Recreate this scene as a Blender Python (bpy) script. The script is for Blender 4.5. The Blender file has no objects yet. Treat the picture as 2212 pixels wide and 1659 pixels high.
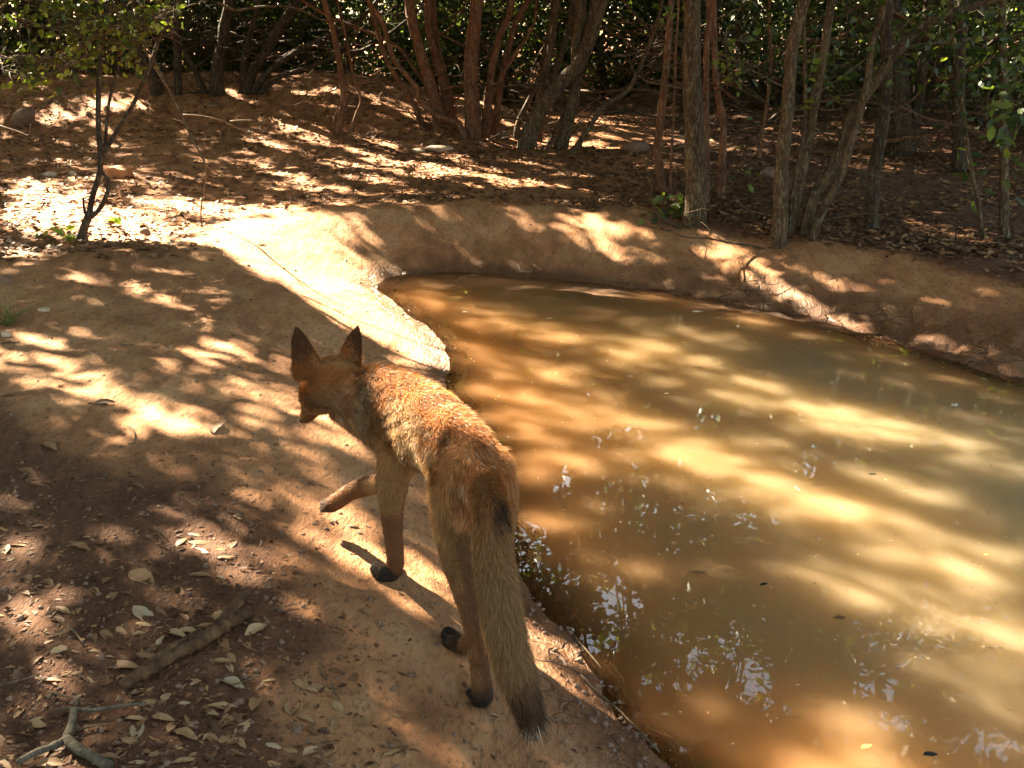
import bpy, math, random
import numpy as np
R = math.radians
C = bpy.context.scene
COL = C.collection

# ---------------------------------------------------------------- camera
PITCH = R(18.2)
CAMZ = 1.0
FPX = 2372.0            # focal length in units of a 2212 x 1659 picture
VW, VH = 2212.0, 1659.0
cam_d = bpy.data.cameras.new('camera')
cam = bpy.data.objects.new('camera', cam_d); COL.objects.link(cam)
cam.location = (0, 0, CAMZ)
cam.rotation_euler = (R(90) - PITCH, 0, 0)
cam_d.sensor_width = 36.0
cam_d.lens = FPX / VW * 36.0
cam_d.clip_start = 0.05; cam_d.clip_end = 500
C.camera = cam

# ---------------------------------------------------------------- sky, sun, exposure
AZ, EL = R(-42), R(35)          # sun ahead and to the left of the view
SUN = np.array([math.cos(EL)*math.sin(AZ), math.cos(EL)*math.cos(AZ), math.sin(EL)])
w = bpy.data.worlds.new('World'); C.world = w; w.use_nodes = True
nt = w.node_tree; bg = nt.nodes['Background']
sky = nt.nodes.new('ShaderNodeTexSky'); sky.sky_type = 'NISHITA'; sky.sun_disc = False
sky.sun_elevation = EL; sky.sun_rotation = AZ; sky.air_density = 1.0; sky.dust_density = 2.0; sky.ozone_density = 0.6
nt.links.new(sky.outputs[0], bg.inputs[0]); bg.inputs[1].default_value = 0.05
sd = bpy.data.lights.new('sun', 'SUN'); sd.energy = 5.0; sd.angle = R(0.53); sd.color = (1.0, 0.92, 0.79)
so = bpy.data.objects.new('sun', sd); COL.objects.link(so)
so.rotation_euler = (R(90) - EL, 0, -AZ + math.pi)
from mathutils import Vector, Matrix
so.rotation_euler = Vector(SUN).to_track_quat('Z', 'Y').to_euler()
C.view_settings.view_transform = 'Standard'; C.view_settings.look = 'None'
C.view_settings.exposure = 4.2; C.view_settings.gamma = 1.0
C.view_settings.use_white_balance = True; C.view_settings.white_balance_temperature = 7700; C.view_settings.white_balance_tint = 4
C.render.engine = 'CYCLES'
C.cycles.use_denoising = True
C.cycles.max_bounces = 8; C.cycles.diffuse_bounces = 4; C.cycles.glossy_bounces = 3
C.cycles.transmission_bounces = 4; C.cycles.transparent_max_bounces = 6
C.cycles.caustics_reflective = False; C.cycles.caustics_refractive = False
C.cycles.sample_clamp_indirect = 6.0

rng = np.random.default_rng(11)
random.seed(7)

# ---------------------------------------------------------------- helpers
def _hash(ix, iy, seed):
    h = (ix.astype(np.int64)*374761393 + iy.astype(np.int64)*668265263 + seed*1442695041) & 0xffffffff
    h = ((h ^ (h >> 13)) * 1274126177) & 0xffffffff
    h = h ^ (h >> 16)
    return (h & 0xffff) / 65535.0
def vnoise(x, y, seed=0):
    x = np.asarray(x, float); y = np.asarray(y, float)
    ix = np.floor(x); iy = np.floor(y); fx = x-ix; fy = y-iy
    fx = fx*fx*(3-2*fx); fy = fy*fy*(3-2*fy)
    ix = ix.astype(np.int64); iy = iy.astype(np.int64)
    a = _hash(ix, iy, seed); b = _hash(ix+1, iy, seed); c = _hash(ix, iy+1, seed); d = _hash(ix+1, iy+1, seed)
    return (a*(1-fx)+b*fx)*(1-fy) + (c*(1-fx)+d*fx)*fy
def fbm(x, y, seed=0, octv=4):
    s = 0; a = 0.5; t = 0
    for k in range(octv):
        s = s + a*vnoise(x*2**k, y*2**k, seed+k*17); t += a; a *= 0.5
    return s/t
def sstep(a, b, x):
    t = np.clip((x-a)/(b-a), 0, 1); return t*t*(3-2*t)

CP, SP = math.cos(PITCH), math.sin(PITCH)
def ray(px, py):
    a = (np.asarray(px, float)-VW/2)/FPX; b = -(np.asarray(py, float)-VH/2)/FPX
    return np.stack([a, CP + b*SP, -SP + b*CP], -1)
def at(px, py, Y):
    """world point seen at picture point px,py and standing Y metres ahead"""
    r = ray(px, py); t = Y/r[..., 1]
    return np.array([0, 0, CAMZ]) + r*np.asarray(t)[..., None]
def atz(px, py, z):
    r = ray(px, py); t = (z-CAMZ)/r[..., 2]
    return np.array([0, 0, CAMZ]) + r*np.asarray(t)[..., None]
def proj(P):
    q = P - np.array([0, 0, CAMZ]); f = q[..., 1]*CP - q[..., 2]*SP; u = q[..., 1]*SP + q[..., 2]*CP
    f2 = np.where(f > 0.05, f, 0.05)
    return VW/2 + FPX*q[..., 0]/f2, VH/2 - FPX*u/f2, f
ZW = -0.08

# pond outline
shore_px = [(1450,1659),(1345,1560),(1262,1430),(1200,1340),(1130,1265),(1085,1160),(1040,1020),(1000,900),(962,835),(975,785),(940,722),
            (868,668),(818,625),(842,598),(930,589),(1050,590),(1180,601),(1290,612),(1400,628),(1500,642),
            (1650,668),(1800,702),(1950,745),(2080,785),(2212,825)]
SH = [tuple(atz(x, y, ZW)[:2]) for x, y in shore_px]
SH += [(2.15,2.9),(2.7,2.35),(2.9,1.6),(2.6,0.8),(1.9,0.35),(1.2,0.3),(0.7,0.6),(0.4,1.0)]
def smooth_closed(P, n):
    P = np.array(P); out = []
    N = len(P)
    for i in range(N):
        p0, p1, p2, p3 = P[i-1], P[i], P[(i+1) % N], P[(i+2) % N]
        for k in range(n):
            t = k/n
            out.append(0.5*((2*p1)+(-p0+p2)*t+(2*p0-5*p1+4*p2-p3)*t*t+(-p0+3*p1-3*p2+p3)*t**3))
    return np.array(out)
SHP = smooth_closed(SH, 3)
def pond_d(x, y):
    """signed distance to the shoreline, positive on land"""
    sh = np.shape(x); x = np.ravel(np.asarray(x, float)); y = np.ravel(np.asarray(y, float))
    best = np.full(x.shape, 1e9); ins = np.zeros(x.shape, bool)
    n = len(SHP)
    for i in range(n):
        ax, ay = SHP[i]; bx, by = SHP[(i+1) % n]
        dx, dy = bx-ax, by-ay
        t = np.clip(((x-ax)*dx+(y-ay)*dy)/(dx*dx+dy*dy+1e-12), 0, 1)
        best = np.minimum(best, (x-ax-t*dx)**2+(y-ay-t*dy)**2)
        c = ((ay > y) != (by > y))
        if dy != 0:
            ins ^= c & (x < dx*(y-ay)/dy + ax)
    d = np.sqrt(best); d = np.where(ins, -d, d)
    d = d + .030*(fbm(x*7, y*7, 205, 3)-.5) + .010*(fbm(x*40, y*40, 209, 2)-.5)
    return d.reshape(sh)
def zf(x, y):
    x = np.asarray(x, float); y = np.asarray(y, float)
    d = pond_d(x, y)
    dn = d + 0.05*(fbm(x*3, y*3, 5, 3)-0.5)*sstep(0.0, 0.3, np.abs(d))
    back = sstep(3.6, 4.8, y - 0.25*x) ; right = sstep(0.9, 1.5, x)*sstep(1.8, 2.6, y)
    br = np.clip(back+right, 0, 1)
    H = 0.17 + 0.04*br; W = 0.36 + 0.05*br
    o = np.clip(dn, 0, None)
    H = H*(1-.62*np.exp(-((x+.28)**2+(y-3.45)**2)/.16))
    H = H*(1+.30*(fbm(x*1.7, y*1.7, 121, 3)-.5)*br)
    z = ZW + H*(1-np.exp(-(o/W)**1.3)) + 0.03*br*np.exp(-((o-0.62)/0.22)**2)
    z = z + 0.05*sstep(0.6, 2.2, o)*sstep(0.5, -1.5, x)*sstep(4.6, 2.5, y)
    z = np.where(d < 0, ZW + np.maximum(d*0.22, -0.3), z)
    land = sstep(0.1, 0.8, d)
    # mound at the back left, ground rolling away behind
    m = 0.42*np.exp(-(np.maximum(np.abs(x+3.5)-2.0, 0)/1.3)**2)*np.exp(-((y-9.9+0.10*(x+3))/1.35)**2)
    m2 = 0.05*np.exp(-((x-0.2)/2.2)**2)*np.exp(-((y-9.6)/1.8)**2)
    rise = 0.05*sstep(7, 20, y)*sstep(-1, 4, x) + 0.1*sstep(12, 22, y)
    z = z + land*(m+m2+rise)
    z = z + land*0.10*(fbm(x*0.8, y*0.8, 3, 3)-0.5)*sstep(4.5, 7, y)
    z = z + sstep(0.0, 0.25, d)*(0.022*(fbm(x*3.1, y*3.1, 21, 3)-0.5) + 0.008*(fbm(x*14, y*14, 31, 3)-0.5))
    sc = sstep(.42, .16, d)*sstep(-.02, .04, d)*np.clip(sstep(3.0, 4.4, y)*sstep(-.3, .8, x) + sstep(1.0, 1.5, x), 0, 1)
    z = z + sc*(.048*(fbm(x*8, y*8, 83, 4)-.5) + .03*np.clip(fbm(x*17, y*17, 87, 2)-.5, -.2, .2))
    return z
def hit(px, py):
    r = ray(px, py)
    D = np.geomspace(0.7, 45, 1100)
    P = np.array([0, 0, CAMZ]) + r[None]*(D/r[1])[:, None]
    g = P[:, 2] - np.maximum(zf(P[:, 0], P[:, 1]), ZW)
    k = np.argmax(g < 0)
    if g[k] >= 0: k = len(D)-1
    if k > 0:
        t = g[k-1]/(g[k-1]-g[k]+1e-12); return P[k-1]*(1-t)+P[k]*t
    return P[k]

def tag(o, label=None, cat=None, group=None, kind=None):
    if label: o['label'] = label
    if cat: o['category'] = cat
    if group: o['group'] = group
    if kind: o['kind'] = kind
    return o
def empty(name, loc):
    o = bpy.data.objects.new(name, None); COL.objects.link(o); o.location = [float(v) for v in loc]; o.empty_display_size = 0.1
    return o
def npmesh(name, V, Fs, mat=None, parent=None, smooth=True, attrs=None, origin=None):
    """one mesh object from numpy arrays; Fs = list of (n,k) index arrays; world-space vertices"""
    me = bpy.data.meshes.new(name)
    V = np.asarray(V, np.float32)
    if origin is None and parent is not None: origin = np.array(parent.matrix_basis.translation)
    if origin is None: origin = np.zeros(3)
    V = V - np.asarray(origin, np.float32)
    if not isinstance(Fs, list): Fs = [Fs]
    Fs = [np.asarray(f, np.int32) for f in Fs if len(f)]
    me.vertices.add(len(V)); me.vertices.foreach_set('co', V.ravel())
    tot = sum(f.size for f in Fs); npoly = sum(len(f) for f in Fs)
    me.loops.add(tot); me.polygons.add(npoly)
    me.loops.foreach_set('vertex_index', np.concatenate([f.ravel() for f in Fs]))
    cnt = np.concatenate([np.full(len(f), f.shape[1], np.int32) for f in Fs])
    st = np.concatenate([[0], np.cumsum(cnt)[:-1]]).astype(np.int32)
    me.polygons.foreach_set('loop_start', st)
    me.update(calc_edges=True)
    if smooth: me.polygons.foreach_set('use_smooth', np.ones(npoly, bool))
    for k, a in (attrs or {}).items():
        a = np.asarray(a, np.float32)
        if a.ndim == 1:
            at_ = me.attributes.new(k, 'FLOAT', 'POINT'); at_.data.foreach_set('value', a)
        else:
            if a.shape[1] == 3: a = np.concatenate([a, np.ones((len(a), 1), np.float32)], 1)
            at_ = me.attributes.new(k, 'FLOAT_COLOR', 'POINT'); at_.data.foreach_set('color', a.ravel())
    if mat: me.materials.append(mat)
    o = bpy.data.objects.new(name, me); COL.objects.link(o)
    if parent is not None: o.parent = parent
    else: o.location = [float(v) for v in origin]
    return o

def catmull(P, n):
    P = np.asarray(P, float)
    if len(P) < 3: 
        t = np.linspace(0, 1, n*(len(P)-1)+1)[:, None]; return P[0]*(1-t)+P[-1]*t
    Q = np.vstack([2*P[0]-P[1], P, 2*P[-1]-P[-2]]); out = []
    for i in range(1, len(Q)-2):
        for k in range(n):
            t = k/n; p0, p1, p2, p3 = Q[i-1:i+3]
            out.append(0.5*((2*p1)+(-p0+p2)*t+(2*p0-5*p1+4*p2-p3)*t*t+(-p0+3*p1-3*p2+p3)*t**3))
    out.append(P[-1]); return np.array(out)
def tube(P, rad, sides=8, n=4, rough=0.0, ref=(0.13, 1, 0.2), cap=True, rb=None):
    """tapered tube along a smooth path; rad per control point (rb: second half axis)"""
    K = len(P)
    Q = catmull(P, n); tt = np.linspace(0, K-1, len(Q))
    r = np.interp(tt, np.arange(K), rad); r2 = r if rb is None else np.interp(tt, np.arange(K), rb)
    T = np.gradient(Q, axis=0); T /= np.linalg.norm(T, axis=1)[:, None]+1e-9
    u = np.array(ref, float); A = np.zeros_like(Q)
    for i in range(len(Q)):
        a = u - T[i]*np.dot(u, T[i])
        a /= np.linalg.norm(a)+1e-9; A[i] = a; u = a if rb is None else np.array(ref, float)
    B = np.cross(T, A)
    th = np.linspace(0, 2*math.pi, sides, endpoint=False)
    rr = np.ones((len(Q), sides))
    if rough:
        rr = 1 + rough*(rng.random((len(Q), 1))-0.5) + rough*(rng.random((len(Q), sides))-0.5)*1.2
    V = Q[:, None] + (A[:, None]*np.cos(th)[None, :, None]*r2[:, None, None] + B[:, None]*np.sin(th)[None, :, None]*r[:, None, None])*rr[..., None]
    V = V.reshape(-1, 3); N = len(Q)
    i = np.arange(N-1)[:, None]*sides; j = np.arange(sides)[None]; j2 = (j+1) % sides
    F = np.stack([i+j, i+j2, i+sides+j2, i+sides+j], -1).reshape(-1, 4)
    V = np.vstack([V, Q[0], Q[-1]])
    a, b = N*sides, N*sides+1; j = np.arange(sides); j2 = (j+1) % sides
    T3 = np.vstack([np.stack([np.full(sides, a), j2, j], -1), np.stack([np.full(sides, b), (N-1)*sides+j, (N-1)*sides+j2], -1)])
    return V, F, T3
class MB:
    def __init__(s): s.V = []; s.F = {}; s.n = 0
    def add(s, V, *Fs):
        for f in Fs:
            if len(f): s.F.setdefault(f.shape[1], []).append(f+s.n)
        s.V.append(V); s.n += len(V)
    def build(s, name, mat, parent=None, **kw):
        return npmesh(name, np.vstack(s.V), [np.vstack(f) for f in s.F.values()], mat, parent, **kw)

# ---------------------------------------------------------------- materials
def mat(name):
    m = bpy.data.materials.new(name); m.use_nodes = True
    nt = m.node_tree; nt.nodes.clear()
    return m, nt, nt.nodes.new('ShaderNodeOutputMaterial')
def N(nt, t, **kw):
    n = nt.nodes.new(t)
    for k, v in kw.items():
        if k.startswith('i_'): n.inputs[k[2:].replace('_', ' ')].default_value = v
        else: setattr(n, k, v)
    return n
def ramp(nt, stops, src, interp='LINEAR'):
    r = nt.nodes.new('ShaderNodeValToRGB'); cr = r.color_ramp; cr.interpolation = interp
    while len(cr.elements) > 1: cr.elements.remove(cr.elements[-1])
    for k, (p, c) in enumerate(stops):
        e = cr.elements[0] if k == 0 else cr.elements.new(p)
        e.position = p; e.color = (c[0], c[1], c[2], 1)
    nt.links.new(src, r.inputs[0]); return r.outputs[0]
def mixc(nt, f, a, b, mode='MIX'):
    m = nt.nodes.new('ShaderNodeMix'); m.data_type = 'RGBA'; m.blend_type = mode
    for s, v in ((0, f), (6, a), (7, b)):
        if hasattr(v, 'links') or hasattr(v, 'is_linked'): nt.links.new(v, m.inputs[s])
        elif isinstance(v, (int, float)): m.inputs[s].default_value = v
        else: m.inputs[s].default_value = (*v, 1)
    return m.outputs[2]
def math_(nt, op, a, b=None):
    m = nt.nodes.new('ShaderNodeMath'); m.operation = op
    for s, v in ((0, a), (1, b)):
        if v is None: continue
        if isinstance(v, (int, float)): m.inputs[s].default_value = v
        else: nt.links.new(v, m.inputs[s])
    return m.outputs[0]
def noise(nt, vec, scale, detail=4, rough=0.55):
    n = nt.nodes.new('ShaderNodeTexNoise'); n.inputs['Scale'].default_value = scale
    n.inputs['Detail'].default_value = detail; n.inputs['Roughness'].default_value = rough
    if vec is not None: nt.links.new(vec, n.inputs['Vector'])
    return n.outputs['Fac']
def pos(nt): return nt.nodes.new('ShaderNodeNewGeometry').outputs['Position']

def m_leaf(name, stops, trans=0.4, rough=0.45, spec=0.4, tcol=None):
    m, nt, out = mat(name)
    a = N(nt, 'ShaderNodeAttribute', attribute_name='tone')
    c = ramp(nt, stops, a.outputs['Fac'])
    p = N(nt, 'ShaderNodeBsdfPrincipled'); p.inputs['Roughness'].default_value = rough
    p.inputs['Specular IOR Level'].default_value = spec
    nt.links.new(c, p.inputs['Base Color'])
    if trans > 0:
        t = N(nt, 'ShaderNodeBsdfTranslucent')
        tc = mixc(nt, 1.0, c, tcol, 'MULTIPLY') if tcol else c
        nt.links.new(tc, t.inputs['Color'])
        mx = N(nt, 'ShaderNodeMixShader'); mx.inputs[0].default_value = trans
        nt.links.new(p.outputs[0], mx.inputs[1]); nt.links.new(t.outputs[0], mx.inputs[2])
        nt.links.new(mx.outputs[0], out.inputs[0])
    else: nt.links.new(p.outputs[0], out.inputs[0])
    return m
GREEN = m_leaf('evergreen_leaf', [(0, (.012, .020, .006)), (.5, (.028, .045, .011)), (.85, (.055, .08, .018)), (1, (.12, .14, .035))], .36, tcol=(2.2, 2.2, 1.0))
LIME = m_leaf('young_leaf', [(0, (.02, .04, .008)), (.5, (.05, .08, .014)), (1, (.15, .19, .04))], .5, tcol=(2.2, 2.0, .9))
DEAD = m_leaf('dead_leaf', [(0, (.05, .022, .011)), (.25, (.12, .055, .026)), (.5, (.21, .10, .045)), (.75, (.30, .165, .08)), (.93, (.37, .225, .115)), (1, (.34, .25, .16))], .15, .6, .3)
def m_bark(name, c0, c1, c2, scale=18, bump=.5, lichen=0.0):
    m, nt, out = mat(name)
    tc = N(nt, 'ShaderNodeTexCoord'); mp = N(nt, 'ShaderNodeMapping'); mp.inputs['Scale'].default_value = (1, 1, .28)
    nt.links.new(tc.outputs['Object'], mp.inputs[0]); v = mp.outputs[0]
    n1 = noise(nt, v, scale, 6, .65); n2 = noise(nt, v, scale*4, 4, .6); n3 = noise(nt, tc.outputs['Object'], 6, 3)
    c = ramp(nt, [(.28, c0), (.5, c1), (.72, c2)], n1)
    c = mixc(nt, ramp(nt, [(.45, (0, 0, 0)), (.62, (.6, .6, .6))], n3), c, mixc(nt, .5, c, c0))
    if lichen: c = mixc(nt, ramp(nt, [(.52, (0, 0, 0)), (.62, (lichen,)*3)], n2), c, (.30, .31, .20))
    p = N(nt, 'ShaderNodeBsdfPrincipled'); p.inputs['Roughness'].default_value = .85; p.inputs['Specular IOR Level'].default_value = .2
    nt.links.new(c, p.inputs['Base Color'])
    b = N(nt, 'ShaderNodeBump'); b.inputs['Strength'].default_value = bump; b.inputs['Distance'].default_value = .012
    nt.links.new(math_(nt, 'ADD', n1, math_(nt, 'MULTIPLY', n2, .4)), b.inputs['Height']); nt.links.new(b.outputs[0], p.inputs['Normal'])
    nt.links.new(p.outputs[0], out.inputs[0]); return m
BARK = m_bark('grey_brown_bark', (.020, .010, .005), (.066, .036, .017), (.125, .075, .038), 34, .9, .22)
BARKR = m_bark('red_bark', (.035, .014, .008), (.11, .042, .02), (.17, .075, .036), 26, .5, .2)
BARKD = m_bark('dark_bark', (.012, .007, .005), (.038, .022, .013), (.07, .04, .024), 26, .7, .15)
TWIG = m_bark('twig_bark', (.03, .017, .01), (.10, .06, .034), (.19, .13, .08), 60, .4, .15)
WOOD = m_bark('dead_wood', (.026, .012, .006), (.10, .050, .024), (.19, .105, .052), 34, 1.0)

def m_ground():
    m, nt, out = mat('soil')
    P = pos(nt)
    z = N(nt, 'ShaderNodeAttribute', attribute_name='zone')
    sep = N(nt, 'ShaderNodeSeparateColor'); nt.links.new(z.outputs['Color'], sep.inputs[0])
    mp = N(nt, 'ShaderNodeMapping'); mp.inputs['Rotation'].default_value = (0, 0, R(35)); mp.inputs['Scale'].default_value = (1, .45, 1)
    nt.links.new(P, mp.inputs[0]); SV = mp.outputs[0]
    big = noise(nt, P, 2.3, 4); mid = noise(nt, SV, 16, 5, .6); fine = noise(nt, SV, 90, 4, .65); grit = noise(nt, P, 330, 3, .6)
    vor = N(nt, 'ShaderNodeTexVoronoi'); vor.inputs['Scale'].default_value = 120; nt.links.new(SV, vor.inputs['Vector'])
    vor2 = N(nt, 'ShaderNodeTexVoronoi'); vor2.inputs['Scale'].default_value = 38; nt.links.new(SV, vor2.inputs['Vector'])
    tan = ramp(nt, [(.34, (.185, .072, .030)), (.5, (.31, .136, .060)), (.66, (.44, .232, .118))], math_(nt, 'ADD', math_(nt, 'MULTIPLY', big, .5), math_(nt, 'MULTIPLY', mid, .5)))
    red = ramp(nt, [(.3, (.18, .062, .025)), (.5, (.33, .128, .052)), (.7, (.44, .205, .092))], mid)
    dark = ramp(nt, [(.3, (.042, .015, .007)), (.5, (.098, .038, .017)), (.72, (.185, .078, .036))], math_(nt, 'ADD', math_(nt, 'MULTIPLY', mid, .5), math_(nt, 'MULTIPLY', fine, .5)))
    brk = math_(nt, 'MULTIPLY', math_(nt, 'SUBTRACT', mid, .5), 1.1)
    fd = N(nt, 'ShaderNodeMapRange'); fd.inputs['From Min'].default_value = .35; fd.inputs['From Max'].default_value = .65
    nt.links.new(math_(nt, 'ADD', sep.outputs[0], brk), fd.inputs[0])
    fr = N(nt, 'ShaderNodeMapRange'); fr.inputs['From Min'].default_value = .35; fr.inputs['From Max'].default_value = .65
    nt.links.new(math_(nt, 'ADD', sep.outputs[1], brk), fr.inputs[0])
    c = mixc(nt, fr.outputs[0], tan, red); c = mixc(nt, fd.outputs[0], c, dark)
    c = mixc(nt, ramp(nt, [(.54, (0, 0, 0)), (.66, (.8, .8, .8))], fine), c, mixc(nt, .7, c, (.06, .03, .016)))
    c = mixc(nt, ramp(nt, [(.30, (.7, .7, .7)), (.42, (0, 0, 0))], noise(nt, SV, 48, 5, .7)), c, mixc(nt, .6, c, (.08, .035, .018)))
    c = mixc(nt, ramp(nt, [(.06, (.75, .75, .75)), (.16, (0, 0, 0))], vor.outputs['Distance']), c, mixc(nt, .75, c, (.04, .02, .012)))
    pale = ramp(nt, [(.05, (.6, .6, .6)), (.12, (0, 0, 0))], vor2.outputs['Distance'])
    c = mixc(nt, math_(nt, 'MULTIPLY', pale, .5), c, (.38, .25, .15))
    wv = N(nt, 'ShaderNodeVectorMath', operation='ADD'); nt.links.new(P, wv.inputs[0])
    nn = N(nt, 'ShaderNodeTexNoise'); nn.inputs['Scale'].default_value = 9; nt.links.new(P, nn.inputs['Vector'])
    sc_ = N(nt, 'ShaderNodeVectorMath', operation='SCALE'); sc_.inputs['Scale'].default_value = .12; nt.links.new(nn.outputs['Color'], sc_.inputs[0]); nt.links.new(sc_.outputs[0], wv.inputs[1])
    cv = N(nt, 'ShaderNodeTexVoronoi', feature='DISTANCE_TO_EDGE'); cv.inputs['Scale'].default_value = 11; nt.links.new(wv.outputs[0], cv.inputs['Vector'])
    crk = math_(nt, 'MULTIPLY', ramp(nt, [(.0, (1, 1, 1)), (.05, (0, 0, 0))], cv.outputs['Distance']), math_(nt, 'MULTIPLY', sep.outputs[2], ramp(nt, [(.45, (0, 0, 0)), (.6, (1, 1, 1))], big)))
    c = mixc(nt, math_(nt, 'MULTIPLY', crk, .8), c, (.03, .014, .008))
    wetc = mixc(nt, 1.0, c, (.36, .30, .27), 'MULTIPLY')
    wet = math_(nt, 'MULTIPLY', sep.outputs[2], 1.0)
    c = mixc(nt, wet, c, wetc)
    p = N(nt, 'ShaderNodeBsdfPrincipled'); p.inputs['Specular IOR Level'].default_value = .25
    nt.links.new(c, p.inputs['Base Color'])
    ro = N(nt, 'ShaderNodeMapRange'); ro.inputs['To Min'].default_value = .9; ro.inputs['To Max'].default_value = .32
    nt.links.new(wet, ro.inputs[0]); nt.links.new(ro.outputs[0], p.inputs['Roughness'])
    h = math_(nt, 'ADD', math_(nt, 'MULTIPLY', mid, 1.0), math_(nt, 'ADD', math_(nt, 'MULTIPLY', fine, .42), math_(nt, 'MULTIPLY', grit, .14)))
    h = math_(nt, 'SUBTRACT', h, math_(nt, 'MULTIPLY', crk, 1.2))
    dk = N(nt, 'ShaderNodeMapRange'); dk.inputs['To Min'].default_value = .8; dk.inputs['To Max'].default_value = 1.0
    nt.links.new(math_(nt, 'MAXIMUM', fd.outputs[0], fr.outputs[0]), dk.inputs[0])
    b = N(nt, 'ShaderNodeBump'); b.inputs['Distance'].default_value = .022; nt.links.new(dk.outputs[0], b.inputs['Strength'])
    nt.links.new(h, b.inputs['Height']); nt.links.new(b.outputs[0], p.inputs['Normal'])
    nt.links.new(p.outputs[0], out.inputs[0]); return m
SOIL = m_ground()

# ---------------------------------------------------------------- ground
def zones(x, y):
    d = pond_d(x, y)
    px, py, f = proj(np.stack([x, y, np.zeros_like(x)], -1))
    nz = (fbm(x*2.2, y*2.2, 77, 4)-.5)
    # dark humus lower left and under the trees on the right, red litter soil behind the banks
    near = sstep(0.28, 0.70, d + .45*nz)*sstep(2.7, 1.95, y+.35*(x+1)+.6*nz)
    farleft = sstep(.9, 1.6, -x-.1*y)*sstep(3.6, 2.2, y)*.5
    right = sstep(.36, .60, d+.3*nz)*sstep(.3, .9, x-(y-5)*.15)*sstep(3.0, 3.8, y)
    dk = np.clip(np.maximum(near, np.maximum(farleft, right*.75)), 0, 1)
    rd = sstep(.55, .85, d+.4*nz)*sstep(4.6, 5.1, y-.15*x)
    rd = np.maximum(rd, sstep(2.2, 2.8, -x+.4*nz)*sstep(3.0, 4.0, y))
    rd = np.maximum(rd, sstep(.35, .6, d)*sstep(1.0, 1.6, x)*.8)
    fill = sstep(.16, .02, d+.10*nz)
    scarp = sstep(.34, .10, d+.25*nz)*np.clip(sstep(3.2, 4.4, y)*sstep(.1, .9, x) + sstep(1.0, 1.5, x), 0, 1)*.75
    return np.stack([dk, rd, np.clip(np.maximum(fill*.9, scarp), 0, 1)], -1)
rr_ = np.concatenate([[0.02, .3, .6], np.geomspace(.85, 90, 640)])
th = np.concatenate([np.linspace(-180, -50, 50, endpoint=False), np.linspace(-50, -31, 40, endpoint=False), np.linspace(-31, 31, 640, endpoint=False),
                     np.linspace(31, 50, 40, endpoint=False), np.linspace(50, 180, 50, endpoint=False)])
th = np.radians(th)
GX = rr_[:, None]*np.sin(th)[None]; GY = rr_[:, None]*np.cos(th)[None]
GZ = zf(GX, GY)
def quads(n, m, wrap=True):
    i = np.arange(n-1)[:, None]*m; j = np.arange(m if wrap else m-1)[None]; j2 = (j+1) % m
    return np.stack([i+j, i+m+j, i+m+j2, i+j2], -1).reshape(-1, 4)
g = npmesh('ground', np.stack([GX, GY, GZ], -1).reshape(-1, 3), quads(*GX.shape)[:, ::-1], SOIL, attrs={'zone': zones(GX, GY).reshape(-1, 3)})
tag(g, kind='structure')

# ---------------------------------------------------------------- water
def m_water():
    m, nt, out = mat('muddy_water')
    P = pos(nt)
    dep = N(nt, 'ShaderNodeAttribute', attribute_name='depth').outputs['Fac']
    big = noise(nt, P, 1.1, 3)
    mud = ramp(nt, [(.3, (.19, .100, .040)), (.7, (.24, .142, .066))], big)
    shal = (.20, .080, .028)
    f = N(nt, 'ShaderNodeMapRange'); f.inputs['From Min'].default_value = 0; f.inputs['From Max'].default_value = .6
    nt.links.new(dep, f.inputs[0])
    deep = mixc(nt, N_right(nt, P), mud, (.27, .188, .102))
    c = mixc(nt, f.outputs[0], shal, deep)
    s = N(nt, 'ShaderNodeBsdfPrincipled'); s.inputs['Roughness'].default_value = 1.0; s.inputs['Specular IOR Level'].default_value = 0
    s.subsurface_method = 'BURLEY'; s.inputs['Subsurface Weight'].default_value = 1.0
    s.inputs['Subsurface Radius'].default_value = (1.0, .75, .45); s.inputs['Subsurface Scale'].default_value = .34
    nt.links.new(c, s.inputs['Base Color'])
    tr = N(nt, 'ShaderNodeBsdfTransparent'); tr.inputs[0].default_value = (.72, .5, .28, 1)
    a = N(nt, 'ShaderNodeMapRange'); a.inputs['From Min'].default_value = 0; a.inputs['From Max'].default_value = .16; a.inputs['To Min'].default_value = .15
    nt.links.new(dep, a.inputs[0])
    mx = N(nt, 'ShaderNodeMixShader'); nt.links.new(a.outputs[0], mx.inputs[0]); nt.links.new(tr.outputs[0], mx.inputs[1]); nt.links.new(s.outputs[0], mx.inputs[2])
    gl = N(nt, 'ShaderNodeBsdfGlossy'); gl.inputs['Roughness'].default_value = .0
    b = N(nt, 'ShaderNodeBump'); b.inputs['Strength'].default_value = .014; b.inputs['Distance'].default_value = .02
    nt.links.new(noise(nt, P, 5, 2), b.inputs['Height']); nt.links.new(b.outputs[0], gl.inputs['Normal'])
    fr = N(nt, 'ShaderNodeFresnel'); fr.inputs['IOR'].default_value = 1.42
    mx2 = N(nt, 'ShaderNodeMixShader'); nt.links.new(fr.outputs[0], mx2.inputs[0]); nt.links.new(mx.outputs[0], mx2.inputs[1]); nt.links.new(gl.outputs[0], mx2.inputs[2])
    nt.links.new(mx2.outputs[0], out.inputs[0]); return m
def N_right(nt, P):
    s = N(nt, 'ShaderNodeSeparateXYZ'); nt.links.new(P, s.inputs[0])
    r = N(nt, 'ShaderNodeMapRange'); r.inputs['From Min'].default_value = .3; r.inputs['From Max'].default_value = 1.6
    nt.links.new(s.outputs[0], r.inputs[0]); return r.outputs[0]
WATER = m_water()
wx, wy = np.meshgrid(np.arange(-1.3, 3.4, .03), np.arange(.1, 5.6, .03), indexing='ij')
wd = pond_d(wx, wy)
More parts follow.
